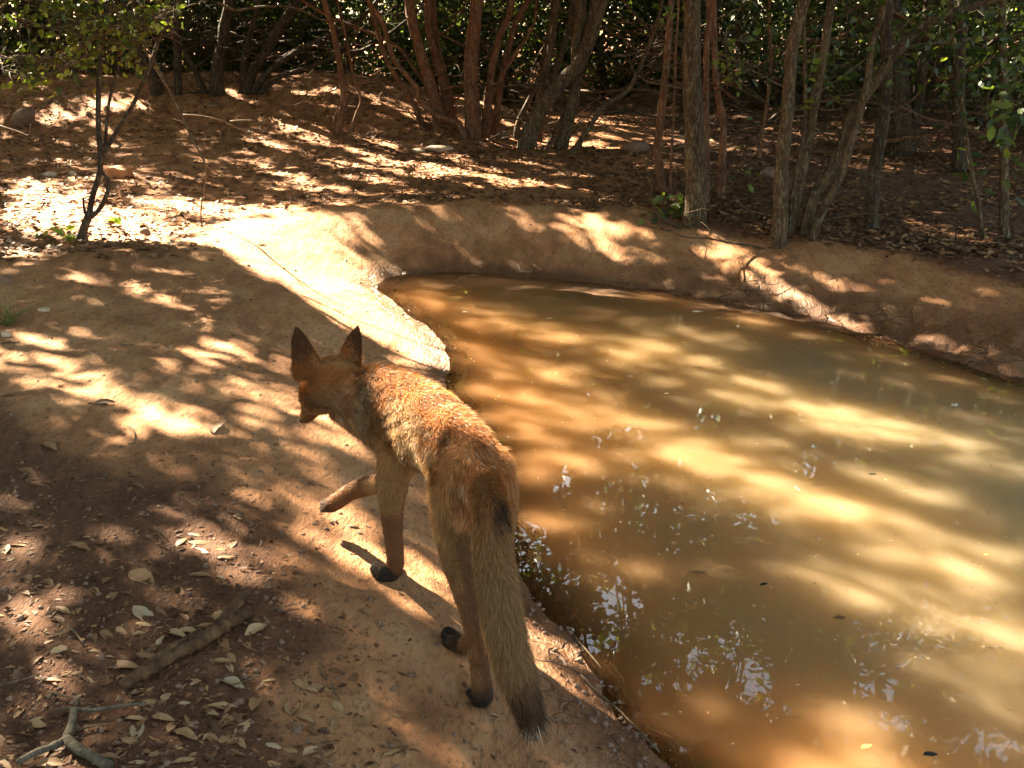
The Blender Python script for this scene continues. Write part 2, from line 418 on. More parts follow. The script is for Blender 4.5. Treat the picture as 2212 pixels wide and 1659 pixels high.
F = quads(wx.shape[0], wx.shape[1], False); keep = (wd.ravel()[F] < .10).any(1); F = F[keep]
used, inv = np.unique(F, return_inverse=True)
WV = np.stack([wx, wy, np.full_like(wx, ZW)], -1).reshape(-1, 3)[used]
wt = npmesh('water', WV, inv.reshape(F.shape), WATER, attrs={'depth': np.clip(-wd.ravel()[used], 0, 5)})
tag(wt, kind='structure')

LITTER = m_leaf('litter_leaf', [(0, (.06, .024, .011)), (.3, (.14, .06, .027)), (.6, (.22, .105, .047)), (.85, (.31, .165, .078)), (1, (.36, .22, .12))], .12, .65, .2)
# ---------------------------------------------------------------- leaf templates
def leaf_t(kind='diamond'):
    if kind == 'diamond':
        V = np.array([(0, 0, 0), (.45, -.30, .07), (1, 0, -.03), (.45, .30, .07)]); F = np.array([(0, 1, 2), (0, 2, 3)])
    elif kind == 'oval':
        V = np.array([(0, 0, 0), (.22, -.22, .06), (.22, 0, 0), (.22, .22, .06), (.62, -.25, .05), (.62, 0, .0), (.62, .25, .05), (1, 0, -.08)])
        F = np.array([(0, 1, 2), (0, 2, 3), (1, 4, 5), (1, 5, 2), (2, 5, 6), (2, 6, 3), (4, 7, 5), (5, 7, 6)])
    return V, F
def rotmats(yaw, pitch, roll):
    cy, sy, cp, sp, cr, sr = np.cos(yaw), np.sin(yaw), np.cos(pitch), np.sin(pitch), np.cos(roll), np.sin(roll)
    z0 = np.zeros_like(cy); o = np.ones_like(cy)
    Rz = np.stack([np.stack([cy, -sy, z0], -1), np.stack([sy, cy, z0], -1), np.stack([z0, z0, o], -1)], -2)
    Ry = np.stack([np.stack([cp, z0, -sp], -1), np.stack([z0, o, z0], -1), np.stack([sp, z0, cp], -1)], -2)
    Rx = np.stack([np.stack([o, z0, z0], -1), np.stack([z0, cr, -sr], -1), np.stack([z0, sr, cr], -1)], -2)
    return Rz @ Ry @ Rx
def leaves(P, size, tmpl='diamond', flat=False, width=1.0, pitch=None, sizes_var=.35):
    n = len(P); T, F = leaf_t(tmpl)
    yaw = rng.random(n)*2*np.pi
    if flat: pt = rng.normal(0, .16, n); rl = rng.normal(0, .25, n)
    else: pt = rng.normal(-.2, .6, n); rl = rng.normal(0, .9, n)
    s = size*(1+sizes_var*(rng.random(n)*2-1))
    M = rotmats(yaw, pt, rl)
    TT = T[None]*np.stack([s, s*width, s*(1 if not flat else 1)], -1)[:, None, :]
    if flat:   # curl
        cur = rng.normal(.35, .9, n)
        TT[:, :, 2] = TT[:, :, 2]*cur[:, None]*1.6
    V = np.einsum('nij,nkj->nki', M, TT) + P[:, None]
    k = len(T)
    FF = (F[None] + (np.arange(n)*k)[:, None, None]).reshape(-1, 3)
    tone = np.repeat(rng.random(n), k)
    return V.reshape(-1, 3), FF, tone

# ---------------------------------------------------------------- light gaps in the canopy
# patches of ground that the sun reaches, as outlines on the ground seen from the camera spot
GAPS_POLY = [
    ([(420,520),(470,485),(600,470),(800,480),(850,520),(790,560),(830,600),(860,650),(985,715),(1020,800),(950,806),(870,790),(790,735),(650,650),(540,585),(470,550)], .985),
    ([(0,385),(200,378),(330,392),(600,420),(650,470),(440,500),(330,530),(180,530),(0,590)], .93),
    ([(0,295),(120,240),(300,205),(318,235),(200,262),(100,280),(0,312)], .9),
    ([(600,420),(900,440),(1120,465),(1110,480),(850,500),(640,470)], .5),
    ([(1120,468),(1200,478),(1330,478),(1420,500),(1560,540),(1700,640),(1640,650),(1480,590),(1300,560),(1180,520)], .3),
    ([(1700,640),(1800,690),(1950,740),(2110,785),(2060,795),(1900,745),(1720,690),(1640,650)], .15),
    ([(1780,590),(1900,640),(2110,750),(2100,765),(1900,670),(1770,600)], .1),
]
GAPS_ELL = [  # cx, cy, rx, ry, angle, openness
    (340,645,75,24,18,.97),(250,735,42,24,25,.95),(465,785,62,24,25,.9),(355,895,80,34,20,.95),(512,942,24,10,20,.9),(190,602,80,16,8,.8),
    (490,850,35,14,35,.8),(600,790,50,10,42,.85),(560,720,70,10,40,.8),(620,770,60,7,45,.8),(460,690,60,10,30,.6),(120,700,90,16,15,.5),(380,740,50,10,35,.6),
    (270,960,50,14,15,.7),(160,640,50,10,10,.6),(700,965,70,9,38,.6),(560,1000,60,8,30,.45),(880,1235,75,26,35,.9),(700,1010,40,7,30,.5),
    (920,500,60,12,20,.6),(380,1375,75,30,-5,.95),(85,1195,55,28,0,.8),(520,1485,60,20,0,.75),(20,1100,50,20,0,.5),(100,1640,20,8,0,.3),
    (1235,1400,75,18,42,.95),(900,415,60,9,0,.8),(1080,402,50,9,5,.9),(980,430,60,7,0,.7),(590,288,60,12,-5,.7),(700,300,50,8,0,.5),(540,262,40,6,0,.6),
    (980,520,60,14,35,.5),(1330,500,50,10,25,.9),(1000,590,60,12,5,.3),(1660,508,26,14,0,.95),(2050,470,50,8,0,.6),(1250,440,70,6,5,.6),
    (1360,250,50,10,0,.5),(1300,215,60,10,0,.5),(850,270,30,6,0,.5),(1000,1620,150,25,15,.35),(1400,445,90,8,10,.5),(2150,640,50,8,20,.4),
    (900,1560,90,14,20,.5),(450,560,90,7,30,.6),(520,640,110,8,38,.6),(400,690,80,7,33,.6),(300,790,80,8,30,.5),(560,850,70,7,40,.7),(640,880,60,6,42,.6),(430,850,60,7,33,.5),(620,930,80,6,40,.5),(780,1060,50,6,42,.4),(90,610,60,8,10,.6),(260,590,70,7,12,.6),(1270,1490,60,10,35,.9),
]
GAPS_LINE = [
    ([(1530,494),(1645,579),(1731,643),(1890,725)], 13, .95), ([(1777,584),(1890,643),(1981,697),(2099,761)], 8, .9), ([(2060,645),(2105,675)], 7, .7), ([(1960,650),(2010,690)], 5, .5),
    ([(1205,468),(1292,525)], 13, .95), ([(1260,468),(1340,500),(1420,540)], 13, .93), ([(1290,545),(1330,575)], 6, .5), ([(1414,558),(1458,604)], 8, .7), ([(1335,560),(1365,585)], 8, .7), ([(1480,548),(1530,590)], 7, .6),
    ([(1555,557),(1608,618)], 8, .7), ([(930,490),(1010,545)], 12, .6), ([(1030,515),(1085,560)], 10, .6), ([(1120,480),(1190,540)], 8, .7), ([(860,500),(930,560)], 7, .4), ([(1650,640),(1720,670)], 6, .5), # (points, half width, openness)  shafts on the water
    ([(880,640),(1050,690),(1300,760),(1650,850),(1900,930)], 30, 0.41),
    ([(1100,630),(1350,690),(1600,740)], 14, 0.33), ([(1250,720),(1500,780),(1800,880),(2212,1010)], 24, 0.39), ([(1000,900),(1150,960),(1350,1010),(1500,1080)], 20, 0.33), ([(1500,1000),(1800,1120),(2212,1320)], 22, 0.39), ([(1120,1010),(1250,1060)], 14, 0.28), ([(1900,760),(2212,880)], 12, 0.28),
    ([(990,755),(1150,800),(1350,850)], 26, 0.41),
    ([(1000,870),(1250,890),(1450,960),(1650,1060),(1900,1140),(2212,1260)], 44, 0.52),
    ([(1100,860),(1500,920),(1800,1010),(2212,1130)], 20, 0.25),
    ([(1120,1112),(1260,1150),(1400,1230)], 26, 0.50),
    ([(1640,1190),(1760,1240),(1900,1300),(2020,1390)], 28, 0.41),
    ([(1900,1170),(2050,1260),(2212,1400)], 60, 0.42),
    ([(2060,1330),(2212,1480)], 60, 0.42),
    ([(1330,1545),(1450,1590),(1600,1640)], 24, 0.41),
    ([(1960,1420),(2080,1520),(2212,1600)], 28, 0.28),
    ([(1750,720),(1950,820),(2212,930)], 14, 0.17),
    ([(1750,900),(1950,950),(2212,1050)], 16, 0.28),
]
def in_poly(x, y, P):
    ins = np.zeros(x.shape, bool); n = len(P)
    for i in range(n):
        ax, ay = P[i]; bx, by = P[(i+1) % n]
        c = (ay > y) != (by > y)
        if by != ay: ins ^= c & (x < (bx-ax)*(y-ay)/(by-ay)+ax)
    return ins
FOX_CLEAR = []   # (point, radius, openness)
def openness(P):
    """how open the canopy must be at the points P, from the ground the sun ray through them reaches"""
    x = P[:, 0].copy(); y = P[:, 1].copy(); z = np.zeros(len(P))
    for k in range(3):
        t = (P[:, 2]-z)/SUN[2]; x = P[:, 0]-SUN[0]*t; y = P[:, 1]-SUN[1]*t
        if k < 2: z = np.maximum(zf(x, y), ZW)
    G = np.stack([x, y, z], -1); px, py, f = proj(G)
    # soften outlines
    px = px + 14*(fbm(x*7, y*7, 91, 2)-.5)*2; py = py + 8*(fbm(x*7, y*7, 95, 2)-.5)*2
    n1 = fbm(x*1.6, y*1.6, 40, 3); al = .67*x-.74*y; ac = .74*x+.67*y; n2 = fbm(al*1.7, ac*8.5, 44, 3); n3 = fbm(al*2.2, ac*16, 48, 2)
    inside = (f > .3) & (px > -150) & (px < 2360) & (py > 150) & (py < 1750)
    o = np.where(inside, np.clip((n2-.58)*4, 0, .5)*.5, np.clip((n2*.5+n1*.5-.505)*5, 0, .5))
    backlit = inside & (py < 460) & (py > 200)
    o = np.where(backlit, np.maximum(o, np.clip((n2-.52)*6, 0, .85)*np.where((py < 385) & (px < 560), .16, np.where(px < 1350, .85, .14))), o)
    for poly, v in GAPS_POLY:
        m = in_poly(px, py, poly) & inside
        vv = v if v > .95 else v*np.clip(.5+3.2*(n2-.48), 0.03, 1.25)
        o = np.where(m, np.maximum(o, np.clip(vv, 0, .98)), o)
    for cx, cy, rx, ry, an, v in GAPS_ELL:
        a = R(an); dx = px-cx; dy = py-cy
        a2 = a+R(6 if a > 0 and cx < 800 else 0); u = (dx*math.cos(a2)+dy*math.sin(a2))/(rx*1.2); q = (-dx*math.sin(a2)+dy*math.cos(a2))/(ry*.78)
        o = np.where(((u*u+q*q) < 1) & inside, np.maximum(o, v*np.clip(.6+3.0*(n3-.44), .12, 1.05)), o)
    for pts, hw, v in GAPS_LINE:
        best = np.full(px.shape, 1e9)
        for (ax, ay), (bx, by) in zip(pts[:-1], pts[1:]):
            dx, dy = bx-ax, by-ay; t = np.clip(((px-ax)*dx+(py-ay)*dy)/(dx*dx+dy*dy), 0, 1)
            best = np.minimum(best, np.hypot(px-ax-t*dx, py-ay-t*dy))
        q = 1-sstep(.35, 1.5, best/(hw*(.6+.8*n1)))
        o = np.where(inside, np.maximum(o, np.clip(v*(.7+.6*n2)*q, 0, .98)), o)
    for c, r_, v in FOX_CLEAR:
        q = P - np.array(c); t = q @ SUN; dd = np.linalg.norm(q - t[:, None]*SUN, axis=1)
        o = np.where(dd < r_, np.maximum(o, v), o)
    return np.clip(1+np.log(np.clip(o, .005, 1))/4.6, 0, .999)
FOX_CLEAR += [(at(1050, 950, 1.55), .075, .99), (at(1000, 900, 1.64), .09, .97), (at(930, 860, 1.72), .05, .8), (at(850, 890, 1.75), .055, .8), (at(945, 1150, 1.5), .03, .9),
              (at(1010, 1320, 1.42), .035, .9), (at(1165, 1580, 1.33), .02, .8)]

# ---------------------------------------------------------------- trees
TREES = []       # (root, top points) for sharing out the crown leaves
def stem_world(pts, wpx, Y0=None, lean=0.0, top=True, zt=None):
    base = hit(*pts[0]) if Y0 is None else at(pts[0][0], pts[0][1], Y0)
    Y = base[1]
    W = [base + np.array([0, 0, -.06])] if Y0 is None else [base]
    W[0] = np.array(W[0])
    for i, (x, y) in enumerate(pts[1:]):
        W.append(at(x, y, Y + lean*(i+1)/len(pts)))
    r0 = wpx/2*Y/FPX
    rad = [r0*1.55]+[r0*(1-.35*i/len(pts)) for i in range(1, len(pts))]
    for q, rq in ((.14, 1.10),) if wpx > 14 else ():
        W.insert(1, W[0]*(1-q)+W[1]*q); rad.insert(1, r0*rq)
    if top:
        d = W[-1]-W[-2]; d /= np.linalg.norm(d)+1e-9
        cur = W[-1].copy(); zt = zt or random.uniform(3.0, 4.4); k = 0
        while cur[2] < zt and k < 9:
            d = d*.8 + np.array([random.gauss(0, .10), random.gauss(0, .10)+.02, .30]); d /= np.linalg.norm(d)
            cur = cur + d*.55; W.append(cur.copy()); rad.append(max(rad[-1]*.82, .006)); k += 1
    return np.array(W), np.array(rad)
def branch(p, d, L, r, steps=5, droop=0.0, wob=.25):
    P = [np.array(p)]; d = np.array(d, float); d /= np.linalg.norm(d); rad = [r]
    for i in range(steps):
        d = d + np.array([random.gauss(0, wob), random.gauss(0, wob), random.gauss(0, wob)*.7-droop]); d /= np.linalg.norm(d)
        P.append(P[-1]+d*L/steps); rad.append(max(r*(1-(i+1)/(steps+.6)), .0012))
    return np.array(P), np.array(rad)
def tree(name, label, stems, bark, group=None, cat='tree', nbr=5, low=0, zt=None, lean=0.0, sides=9, crown=True, twigs=5):
    Ws = [stem_world(s[0], s[1], lean=lean if len(s) < 3 else s[2], zt=zt) for s in stems]
    root = empty(name, Ws[0][0][0]+np.array([0, 0, .06])); tag(root, label, cat, group)
    BL = []; tops = []
    for W, rad in Ws:
        V, F, T = tube(W, rad, sides, 4, rough=.13)
        mb = MB(); mb.add(V, F, T); mb.build('trunk', bark, root)
        if not crown: continue
        up = [i for i in range(len(W)) if W[i][2] > 1.7]
        for k in range(nbr):
            if not up: break
            i = random.choice(up); a = random.random()*2*math.pi
            P, r = branch(W[i], (math.cos(a), math.sin(a), .45), random.uniform(.9, 1.9), rad[i]*.5, 6)
            brs = MB(); BL.append(brs); brs.add(*tube(P, r, 5, 2)); tops.append(P[-1]); tops.append(P[3])
            for q in range(twigs):
                j = random.randrange(2, 6); a2 = random.random()*2*math.pi
                P2, r2 = branch(P[j], (math.cos(a2), math.sin(a2), .3), random.uniform(.3, .7), max(r[j]*.5, .003), 4)
                brs.add(*tube(P2, r2, 4, 1)); tops.append(P2[-1])
        for k in range(low):
            i = random.randrange(1, len(stems[0][0])); a = random.random()*2*math.pi
            i = min(i, len(W)-1); q = random.random(); p0 = W[i-1]*(1-q)+W[i]*q
            P, r = branch(p0, (math.cos(a), math.sin(a)*.6, random.uniform(-.1, .6)), random.uniform(.3, .9), max(.0035, rad[i]*.2), 6)
            brs = MB(); BL.append(brs); brs.add(*tube(P, r, 4, 2))
            for q in range(3):
                j = random.randrange(2, 6); P2, r2 = branch(P[j], (random.gauss(0, 1), random.gauss(0, 1), .2), random.uniform(.12, .3), .0025, 3)
                brs.add(*tube(P2, r2, 4, 1))
    for brs in BL: brs.build('branch', bark, root)
    if tops: TREES.append([root, np.array(tops)])
    return root, Ws

sap, sapW = tree('sapling', 'slim leafy sapling with looped double stem on the sunlit flat at left', [
    ([(176,518),(184,490),(192,465),(200,425),(213,382),(217,350),(212,250),(215,150),(220,100),(232,0)], 14),
    ([(190,470),(210,452),(226,417),(230,397),(217,372)], 12),
    ([(219,352),(233,307),(263,260),(293,200),(327,140),(350,60),(365,0)], 11),
    ([(228,318),(233,250),(240,213),(257,127),(266,60),(272,0)], 9)][:1], BARKD, None, 'tree', 0, 0, 2.0)
def add_part_stem(root, pts, wpx, Y, m, name='trunk', ext=0):
    W = np.array([at(x, y, Y) for x, y in pts]); r0 = wpx/2*Y/FPX
    rad = [r0*(1-.45*i/len(pts)) for i in range(len(pts))]
    mb = MB(); mb.add(*tube(W, rad, 8, 4, rough=.12)); mb.build(name, m, root); return W
SY = sapW[0][0][0][1]
add_part_stem(sap, [(190,474),(212,455),(229,425),(235,395),(218,368)], 11, SY, BARKD)
add_part_stem(sap, [(173,520),(183,490),(193,462)], 23, SY, BARKD)
S3 = add_part_stem(sap, [(219,346),(228,325),(250,288),(280,240),(300,200),(325,140),(350,60),(365,-20)], 11, SY, BARKD)
S4 = add_part_stem(sap, [(226,328),(228,300),(235,225),(250,165),(260,120),(268,60),(272,-30)], 8, SY, BARKD)
add_part_stem(sap, [(186,468),(181,447),(180,427)], 6, SY, BARKD, 'stub')

G1 = 'dark trunks on the mound at the back left'
tree('tree', 'dark trunk leaning left at the end of the sunlit strip on the mound', [([(343,203),(330,165),(310,133),(297,90),(290,0)], 27)], BARKD, G1, low=5)
tree('tree', 'thin dark straight trunk behind the leaning one on the mound', [([(385,202),(383,120),(378,60),(382,0)], 16)], BARKD, G1, low=4)
tree('tree', 'thick dark upright trunk standing on the crest of the mound', [([(467,203),(470,150),(480,100),(486,50),(494,0)], 30),
     ([(447,200),(425,160),(400,117),(365,75),(333,40),(300,0)], 12)], BARKD, G1, low=6)
tree('tree', 'dark fan of stems leaning right at the right end of the mound', [([(525,198),(540,165),(560,133),(600,67),(640,0)], 26),
     ([(533,200),(580,155),(633,117),(690,88),(745,60),(800,20)], 13), ([(540,203),(600,170),(680,140),(740,115),(800,100)], 9), ([(520,198),(528,130),(545,60),(560,0)], 15)], BARKD, G1, low=6)
tree('slim_tree', 'slender reddish twin-stemmed tree left of the central clump', [([(727,288),(737,250),(743,215),(733,133),(718,60),(700,0)], 16),
     ([(752,285),(770,245),(780,217),(765,170),(757,133),(745,70)], 7)], BARKR, low=5)
tree('multi_stem_tree', 'broad clump of red-brown stems spreading from one base in the middle background', [
    ([(1020,297),(1019,220),(1017,150),(1022,70),(1030,0)], 36),
    ([(1047,298),(1052,240),(1057,183),(1077,83),(1097,40),(1107,0)], 19),
    ([(950,283),(945,240),(932,190),(904,100),(884,0)], 29),
    ([(972,280),(965,220),(944,133),(927,67),(924,0)], 22),
    ([(986,276),(975,220),(957,150),(940,67),(936,0)], 14),
    ([(1010,300),(990,268),(944,250),(904,213),(899,187),(850,127),(827,50),(794,0)], 14),
    ([(1004,285),(965,235),(924,187),(890,140),(857,100),(780,63),(700,30)], 9),
    ([(922,280),(900,240),(880,200),(837,133),(804,27),(795,0)], 12),
    ([(1064,290),(1078,210),(1087,150),(1114,50),(1140,0)], 16),
    ([(1035,295),(1045,250),(1070,190),(1110,120),(1150,60),(1160,0)], 9)], BARKR, low=3, nbr=3)
tree('multi_stem_tree', 'clump of thick curved stems leaning right, beside the big central clump', [
    ([(1130,322),(1148,280),(1167,240),(1204,187),(1247,143),(1277,73),(1300,0)], 38),
    ([(1205,322),(1222,280),(1232,240),(1244,183),(1244,100),(1257,0)], 30),
    ([(1147,318),(1158,250),(1170,187),(1190,100),(1204,0)], 18),
    ([(1114,300),(1120,265),(1137,227),(1167,167),(1180,100),(1195,0)], 12),
    ([(1160,305),(1178,230),(1200,150),(1225,80),(1240,0)], 15),
    ([(1180,312),(1205,275),(1222,240),(1235,200)], 12),
    ([(1226,332),(1257,300),(1280,265),(1304,230),(1354,197),(1380,150),(1417,57),(1430,0)], 12)], BARK, low=3, nbr=3)
G2 = 'trunks along the right bank of the pond'
tree('slim_tree', 'slim smooth red trunk just left of the thick mossy trunk', [([(1434,418),(1426,370),(1420,317),(1430,233),(1440,133),(1450,0)], 19),
     ([(1449,422),(1450,340),(1454,267),(1458,180),(1460,100),(1466,0)], 6)], BARKR, G2, low=3)
tree('tree', 'thickest rough-barked upright trunk on the far bank of the pond', [([(1503,478),(1503,400),(1501,300),(1497,220),(1495,133),(1495,0)], 50)], BARK, G2, low=4)
tree('slim_tree', 'forked dark red trunk just right of the thick mossy trunk', [([(1558,432),(1560,350),(1562,267),(1550,200),(1545,143),(1542,0)], 17),
     ([(1562,270),(1572,227),(1578,100),(1576,0)], 12), ([(1527,440),(1526,333),(1525,200),(1527,100),(1530,0)], 15)][:1]+[([(1527,440),(1526,333),(1525,200),(1527,100),(1530,0)], 15)], BARKR, G2, low=3)
tree('slim_tree', 'thin distant red stem between the forked trunk and the pale clump', [([(1638,345),(1645,290),(1655,233),(1665,133),(1662,0)], 9)], BARKR, G2, low=3)
tree('multi_stem_tree', 'clump of pale lichen-spotted stems leaning right on the near right bank', [
    ([(1684,528),(1686,450),(1688,367),(1702,233),(1712,100),(1738,0)], 34),
    ([(1706,500),(1722,420),(1742,333),(1758,233),(1782,100),(1798,0)], 25),
    ([(1732,505),(1758,427),(1802,357),(1842,250),(1892,173),(1942,107),(1995,57),(2108,10),(2200,-30)], 27),
    ([(1746,518),(1775,460),(1815,383),(1845,287),(1872,187),(1885,93),(1912,0)], 19),
    ([(1700,510),(1715,400),(1735,300),(1740,200),(1738,120)], 11)], BARK, G2, low=4)
tree('tree', 'straight dark trunk standing in shade right of the leaning clump', [([(1882,497),(1884,440),(1888,383),(1908,250),(1915,167),(1918,0)], 33)], BARKD, G2, low=4)
tree('tree', 'massive nearly black trunk deep in the shade at right', [([(1945,335),(1942,250),(1938,167),(1930,80),(1925,0)], 55), ([(1965,330),(1985,200),(2000,80),(2005,0)], 26)], BARKD, G2, low=4)
tree('tree', 'black trunk low in the deep shade near the right edge', [([(2072,370),(2075,300),(2070,200),(2080,0)], 32)], BARKD, G2, low=4)
tree('slim_tree', 'thin bent stem slanting left near the right edge', [([(2130,515),(2115,450),(2102,383),(2090,310),(2082,250),(2062,117),(2050,0)], 10)], BARK, G2, low=4)
tree('tree', 'upright grey trunk at the right edge of the picture', [([(2172,512),(2170,420),(2168,333),(2167,160),(2165,0)], 22)], BARK, G2, low=4)
# trees just outside the picture whose crowns and shadows reach in
def off_tree(label, x, y, r, n=1):
    z = float(zf(x, y)); root = empty('tree', (x, y, z)); tag(root, label, 'tree', 'trees standing outside the frame')
    tops = []; brs = MB()
    for k in range(n):
        P, rad = branch((x+.15*k, y+.1*k, z-.06), (random.gauss(0, .25), random.gauss(0, .25), 1), 4.2, r, 8, -.06, .12); rad = rad*.7+r*.3
        mb = MB(); mb.add(*tube(P, rad, 9, 4, rough=.12)); mb.build('trunk', BARK, root)
        for q in range(8):
            i = random.randrange(4, 8); a = random.random()*2*math.pi
            P1, r1 = branch(P[i], (math.cos(a), math.sin(a), .35), random.uniform(1.0, 2.2), rad[i]*.5, 6); brs.add(*tube(P1, r1, 5, 2))
            tops += [P1[3], P1[-1]]
            for s in range(6):
                j = random.randrange(2, 6); P2, r2 = branch(P1[j], (random.gauss(0, 1), random.gauss(0, 1), .3), random.uniform(.3, .8), .005, 4); brs.add(*tube(P2, r2, 4, 1)); tops.append(P2[-1])
    brs.build('branch', BARK, root); TREES.append([root, np.array(tops)])
for a in [('large oak outside the left edge, its crown over the mound', -5.6, 6.3, .12, 2), ('oak left of the sapling beyond the left edge', -4.2, 4.0, .09, 2), ('oak far off to the left behind the mound', -8.0, 11.0, .12, 2),
          ('oak to the right of the pond beyond the right edge', 4.2, 4.2, .10, 2), ('oak deep in the woods on the right', 5.5, 9.0, .12, 1), ('oak beyond the mound at far left', -6.0, 14.5, .12, 2)]: off_tree(*a)

# ---------------------------------------------------------------- crowns: clumped leaves, thinned to shape sun and shade, shared out among the trees
MGAPS = [(1150,1180,42,75,.86),(1200,1255,60,34,.86),(1330,1310,62,58,.86),(1285,1392,55,26,.9),(1405,1470,30,38,.86),(1500,1430,40,60,.75),(1630,1470,45,60,.93),(1690,1545,45,42,.85),(1590,1400,40,60,.75),
 (1350,935,34,22,.93),(1290,955,24,18,.9),(1510,900,60,24,.9),(1800,985,32,32,.93),(1742,1000,18,50,.9),(1890,1490,50,40,.92),(1905,1560,60,30,.9),(2130,1610,70,40,.93),(1215,1045,25,50,.9),(1230,930,20,30,.6),
 (1420,1110,50,30,.6),(1630,1130,40,25,.75),(1700,880,40,20,.6),(1980,880,50,18,.6),(2100,1080,60,30,.3),(1440,1330,30,40,.6),(1780,1600,60,30,.75),(1500,1600,40,30,.75),(1350,1560,30,30,.6)]
def mirror_gap(P):
    """holes in the canopy through which the pond mirrors the sky"""
    Q = P.copy(); Q[:, 2] = 2*ZW - Q[:, 2]; px, py, f = proj(Q)
    px = px + 16*(fbm(P[:, 0]*4, P[:, 1]*4, 191, 2)-.5)*2; py = py + 20*(fbm(P[:, 0]*4, P[:, 1]*4, 195, 2)-.5)*2
    o = np.zeros(len(P))
    for cx, cy, rx, ry, v in MGAPS:
        o = np.where(((px-cx)/rx)**2+((py-cy)/ry)**2 < 1, np.maximum(o, v), o)
    nz = fbm(P[:, 0]*2.6, P[:, 1]*2.6+P[:, 2], 197, 3); reg = (px > 1080) & (py > 860) & (py < 1700)
    o = np.where(reg & (nz > .60), np.maximum(o, .86), o)
    return o*(f > .3)
def canopy():
    # cluster centres over the whole wood, 2.4 to 5.6 m up
    n = 15500
    cx = rng.uniform(-11, 6.5, n); cy = rng.uniform(-5, 19, n); cz = rng.uniform(2.3, 5.4, n)  # carried on behind the camera as unseen leaves that block sky light
    d = fbm(cx*.6, cy*.6, 61, 3)
    keep = (rng.random(n) < .45+1.1*d) 
    # open sky above the camera and pond
    keep &= ~((cy < 2.6+.3*cx) & (rng.random(n) < .5)) & ~((cx > 1.2) & (cy < 4.2) & (rng.random(n) < .45))
    cl = np.stack([cx, cy, cz], -1)[keep]
    tops = np.vstack([t for _, t in TREES]); tops = tops[tops[:, 2] > 1.9]
    cl = np.vstack([cl, tops[rng.permutation(len(tops))[:1200]]])
    per = 72
    Pn = np.repeat(cl, per, 0); sp = np.repeat(rng.uniform(.18, .42, len(cl)), per)[:, None]
    Pn = Pn + rng.normal(0, 1, Pn.shape)*sp*np.array([1, 1, .6])
    Pn = Pn[Pn[:, 2] > 1.75]
    Pn = Pn[(np.hypot(Pn[:, 0], Pn[:, 1]) > 1.5)]
    o = np.maximum(openness(Pn), mirror_gap(Pn))
    Pn = Pn[rng.random(len(Pn)) > o*1.02]
    return Pn
CAN = canopy()
cent = np.array([t[1].mean(0) for t in TREES])
own = np.argmin(((CAN[:, None, :2]-cent[None, :, :2])**2).sum(-1), 1)
for k, (root, tops) in enumerate(TREES):
    Pk = CAN[own == k]
    if len(Pk) < 5: continue
    V, F, tone = leaves(Pk, .086, 'diamond', width=1.1)
    npmesh('crown', V, F, GREEN, root, smooth=False, attrs={'tone': tone})
print('canopy leaves', len(CAN))

# ---------------------------------------------------------------- bushes closing the background
def bush_data(seed, h=2.3, rad=1.3, nl=14000):
    rs = np.random.default_rng(seed); random.seed(seed)
    st = MB(); pts = []
    for k in range(9):
        a = random.random()*2*math.pi
        P, r = branch((.12*math.cos(a), .12*math.sin(a), -.05), (math.cos(a)*.7, math.sin(a)*.7, 1), h*random.uniform(.7, 1.05), random.uniform(.012, .028), 7, 0, .16)
        st.add(*tube(P, r, 5, 2))
        for q in range(11):
            j = random.randrange(1, 8); a2 = random.random()*2*math.pi
            P2, r2 = branch(P[j], (math.cos(a2), math.sin(a2), random.uniform(-.1, .5)), random.uniform(.4, 1.0), .007, 5, 0, .3)
            st.add(*tube(P2, r2, 4, 1)); pts += [P2[2], P2[3], P2[4], P2[5]]
            for s in range(2):
                P3, r3 = branch(P2[random.randrange(2, 5)], (random.gauss(0, 1), random.gauss(0, 1), random.gauss(0, .6)), random.uniform(.2, .45), .004, 3, 0, .3)
                st.add(*tube(P3, r3, 4, 1)); pts += [P3[-1], P3[-2]]
    pts = np.array(pts); c = pts[rs.integers(0, len(pts), nl)]
    c = c + rs.normal(0, .09, c.shape); c = c[c[:, 2] > .10]
    V, F, tone = leaves(c, .040, 'diamond', width=1.05)
    return st, V, F, tone
VAR = []
def make_bush(name, label, x, y, rz, s, group):
    z = float(zf(x, y)); k = len(VAR)
    root = empty(name, (x, y, z)); tag(root, label, 'bush', group)
    root.rotation_euler = (0, 0, rz); root.scale = (s, s, s)
    if k < 4:
        st, V, F, tone = bush_data(100+k)
        a = MB(); a.V = st.V; a.F = st.F; a.n = st.n
        so_ = a.build('stems', BARKD, root, origin=(0, 0, 0)); le = npmesh('foliage', V, F, GREEN, root, smooth=False, attrs={'tone': tone}, origin=(0, 0, 0))
        so_.name = 'branch'
        VAR.append((so_, le))
    else:
        for src in VAR[(int(x*7+y*13)) % 4]:
            c = src.copy(); COL.objects.link(c); c.parent = root
        VAR.append(None)
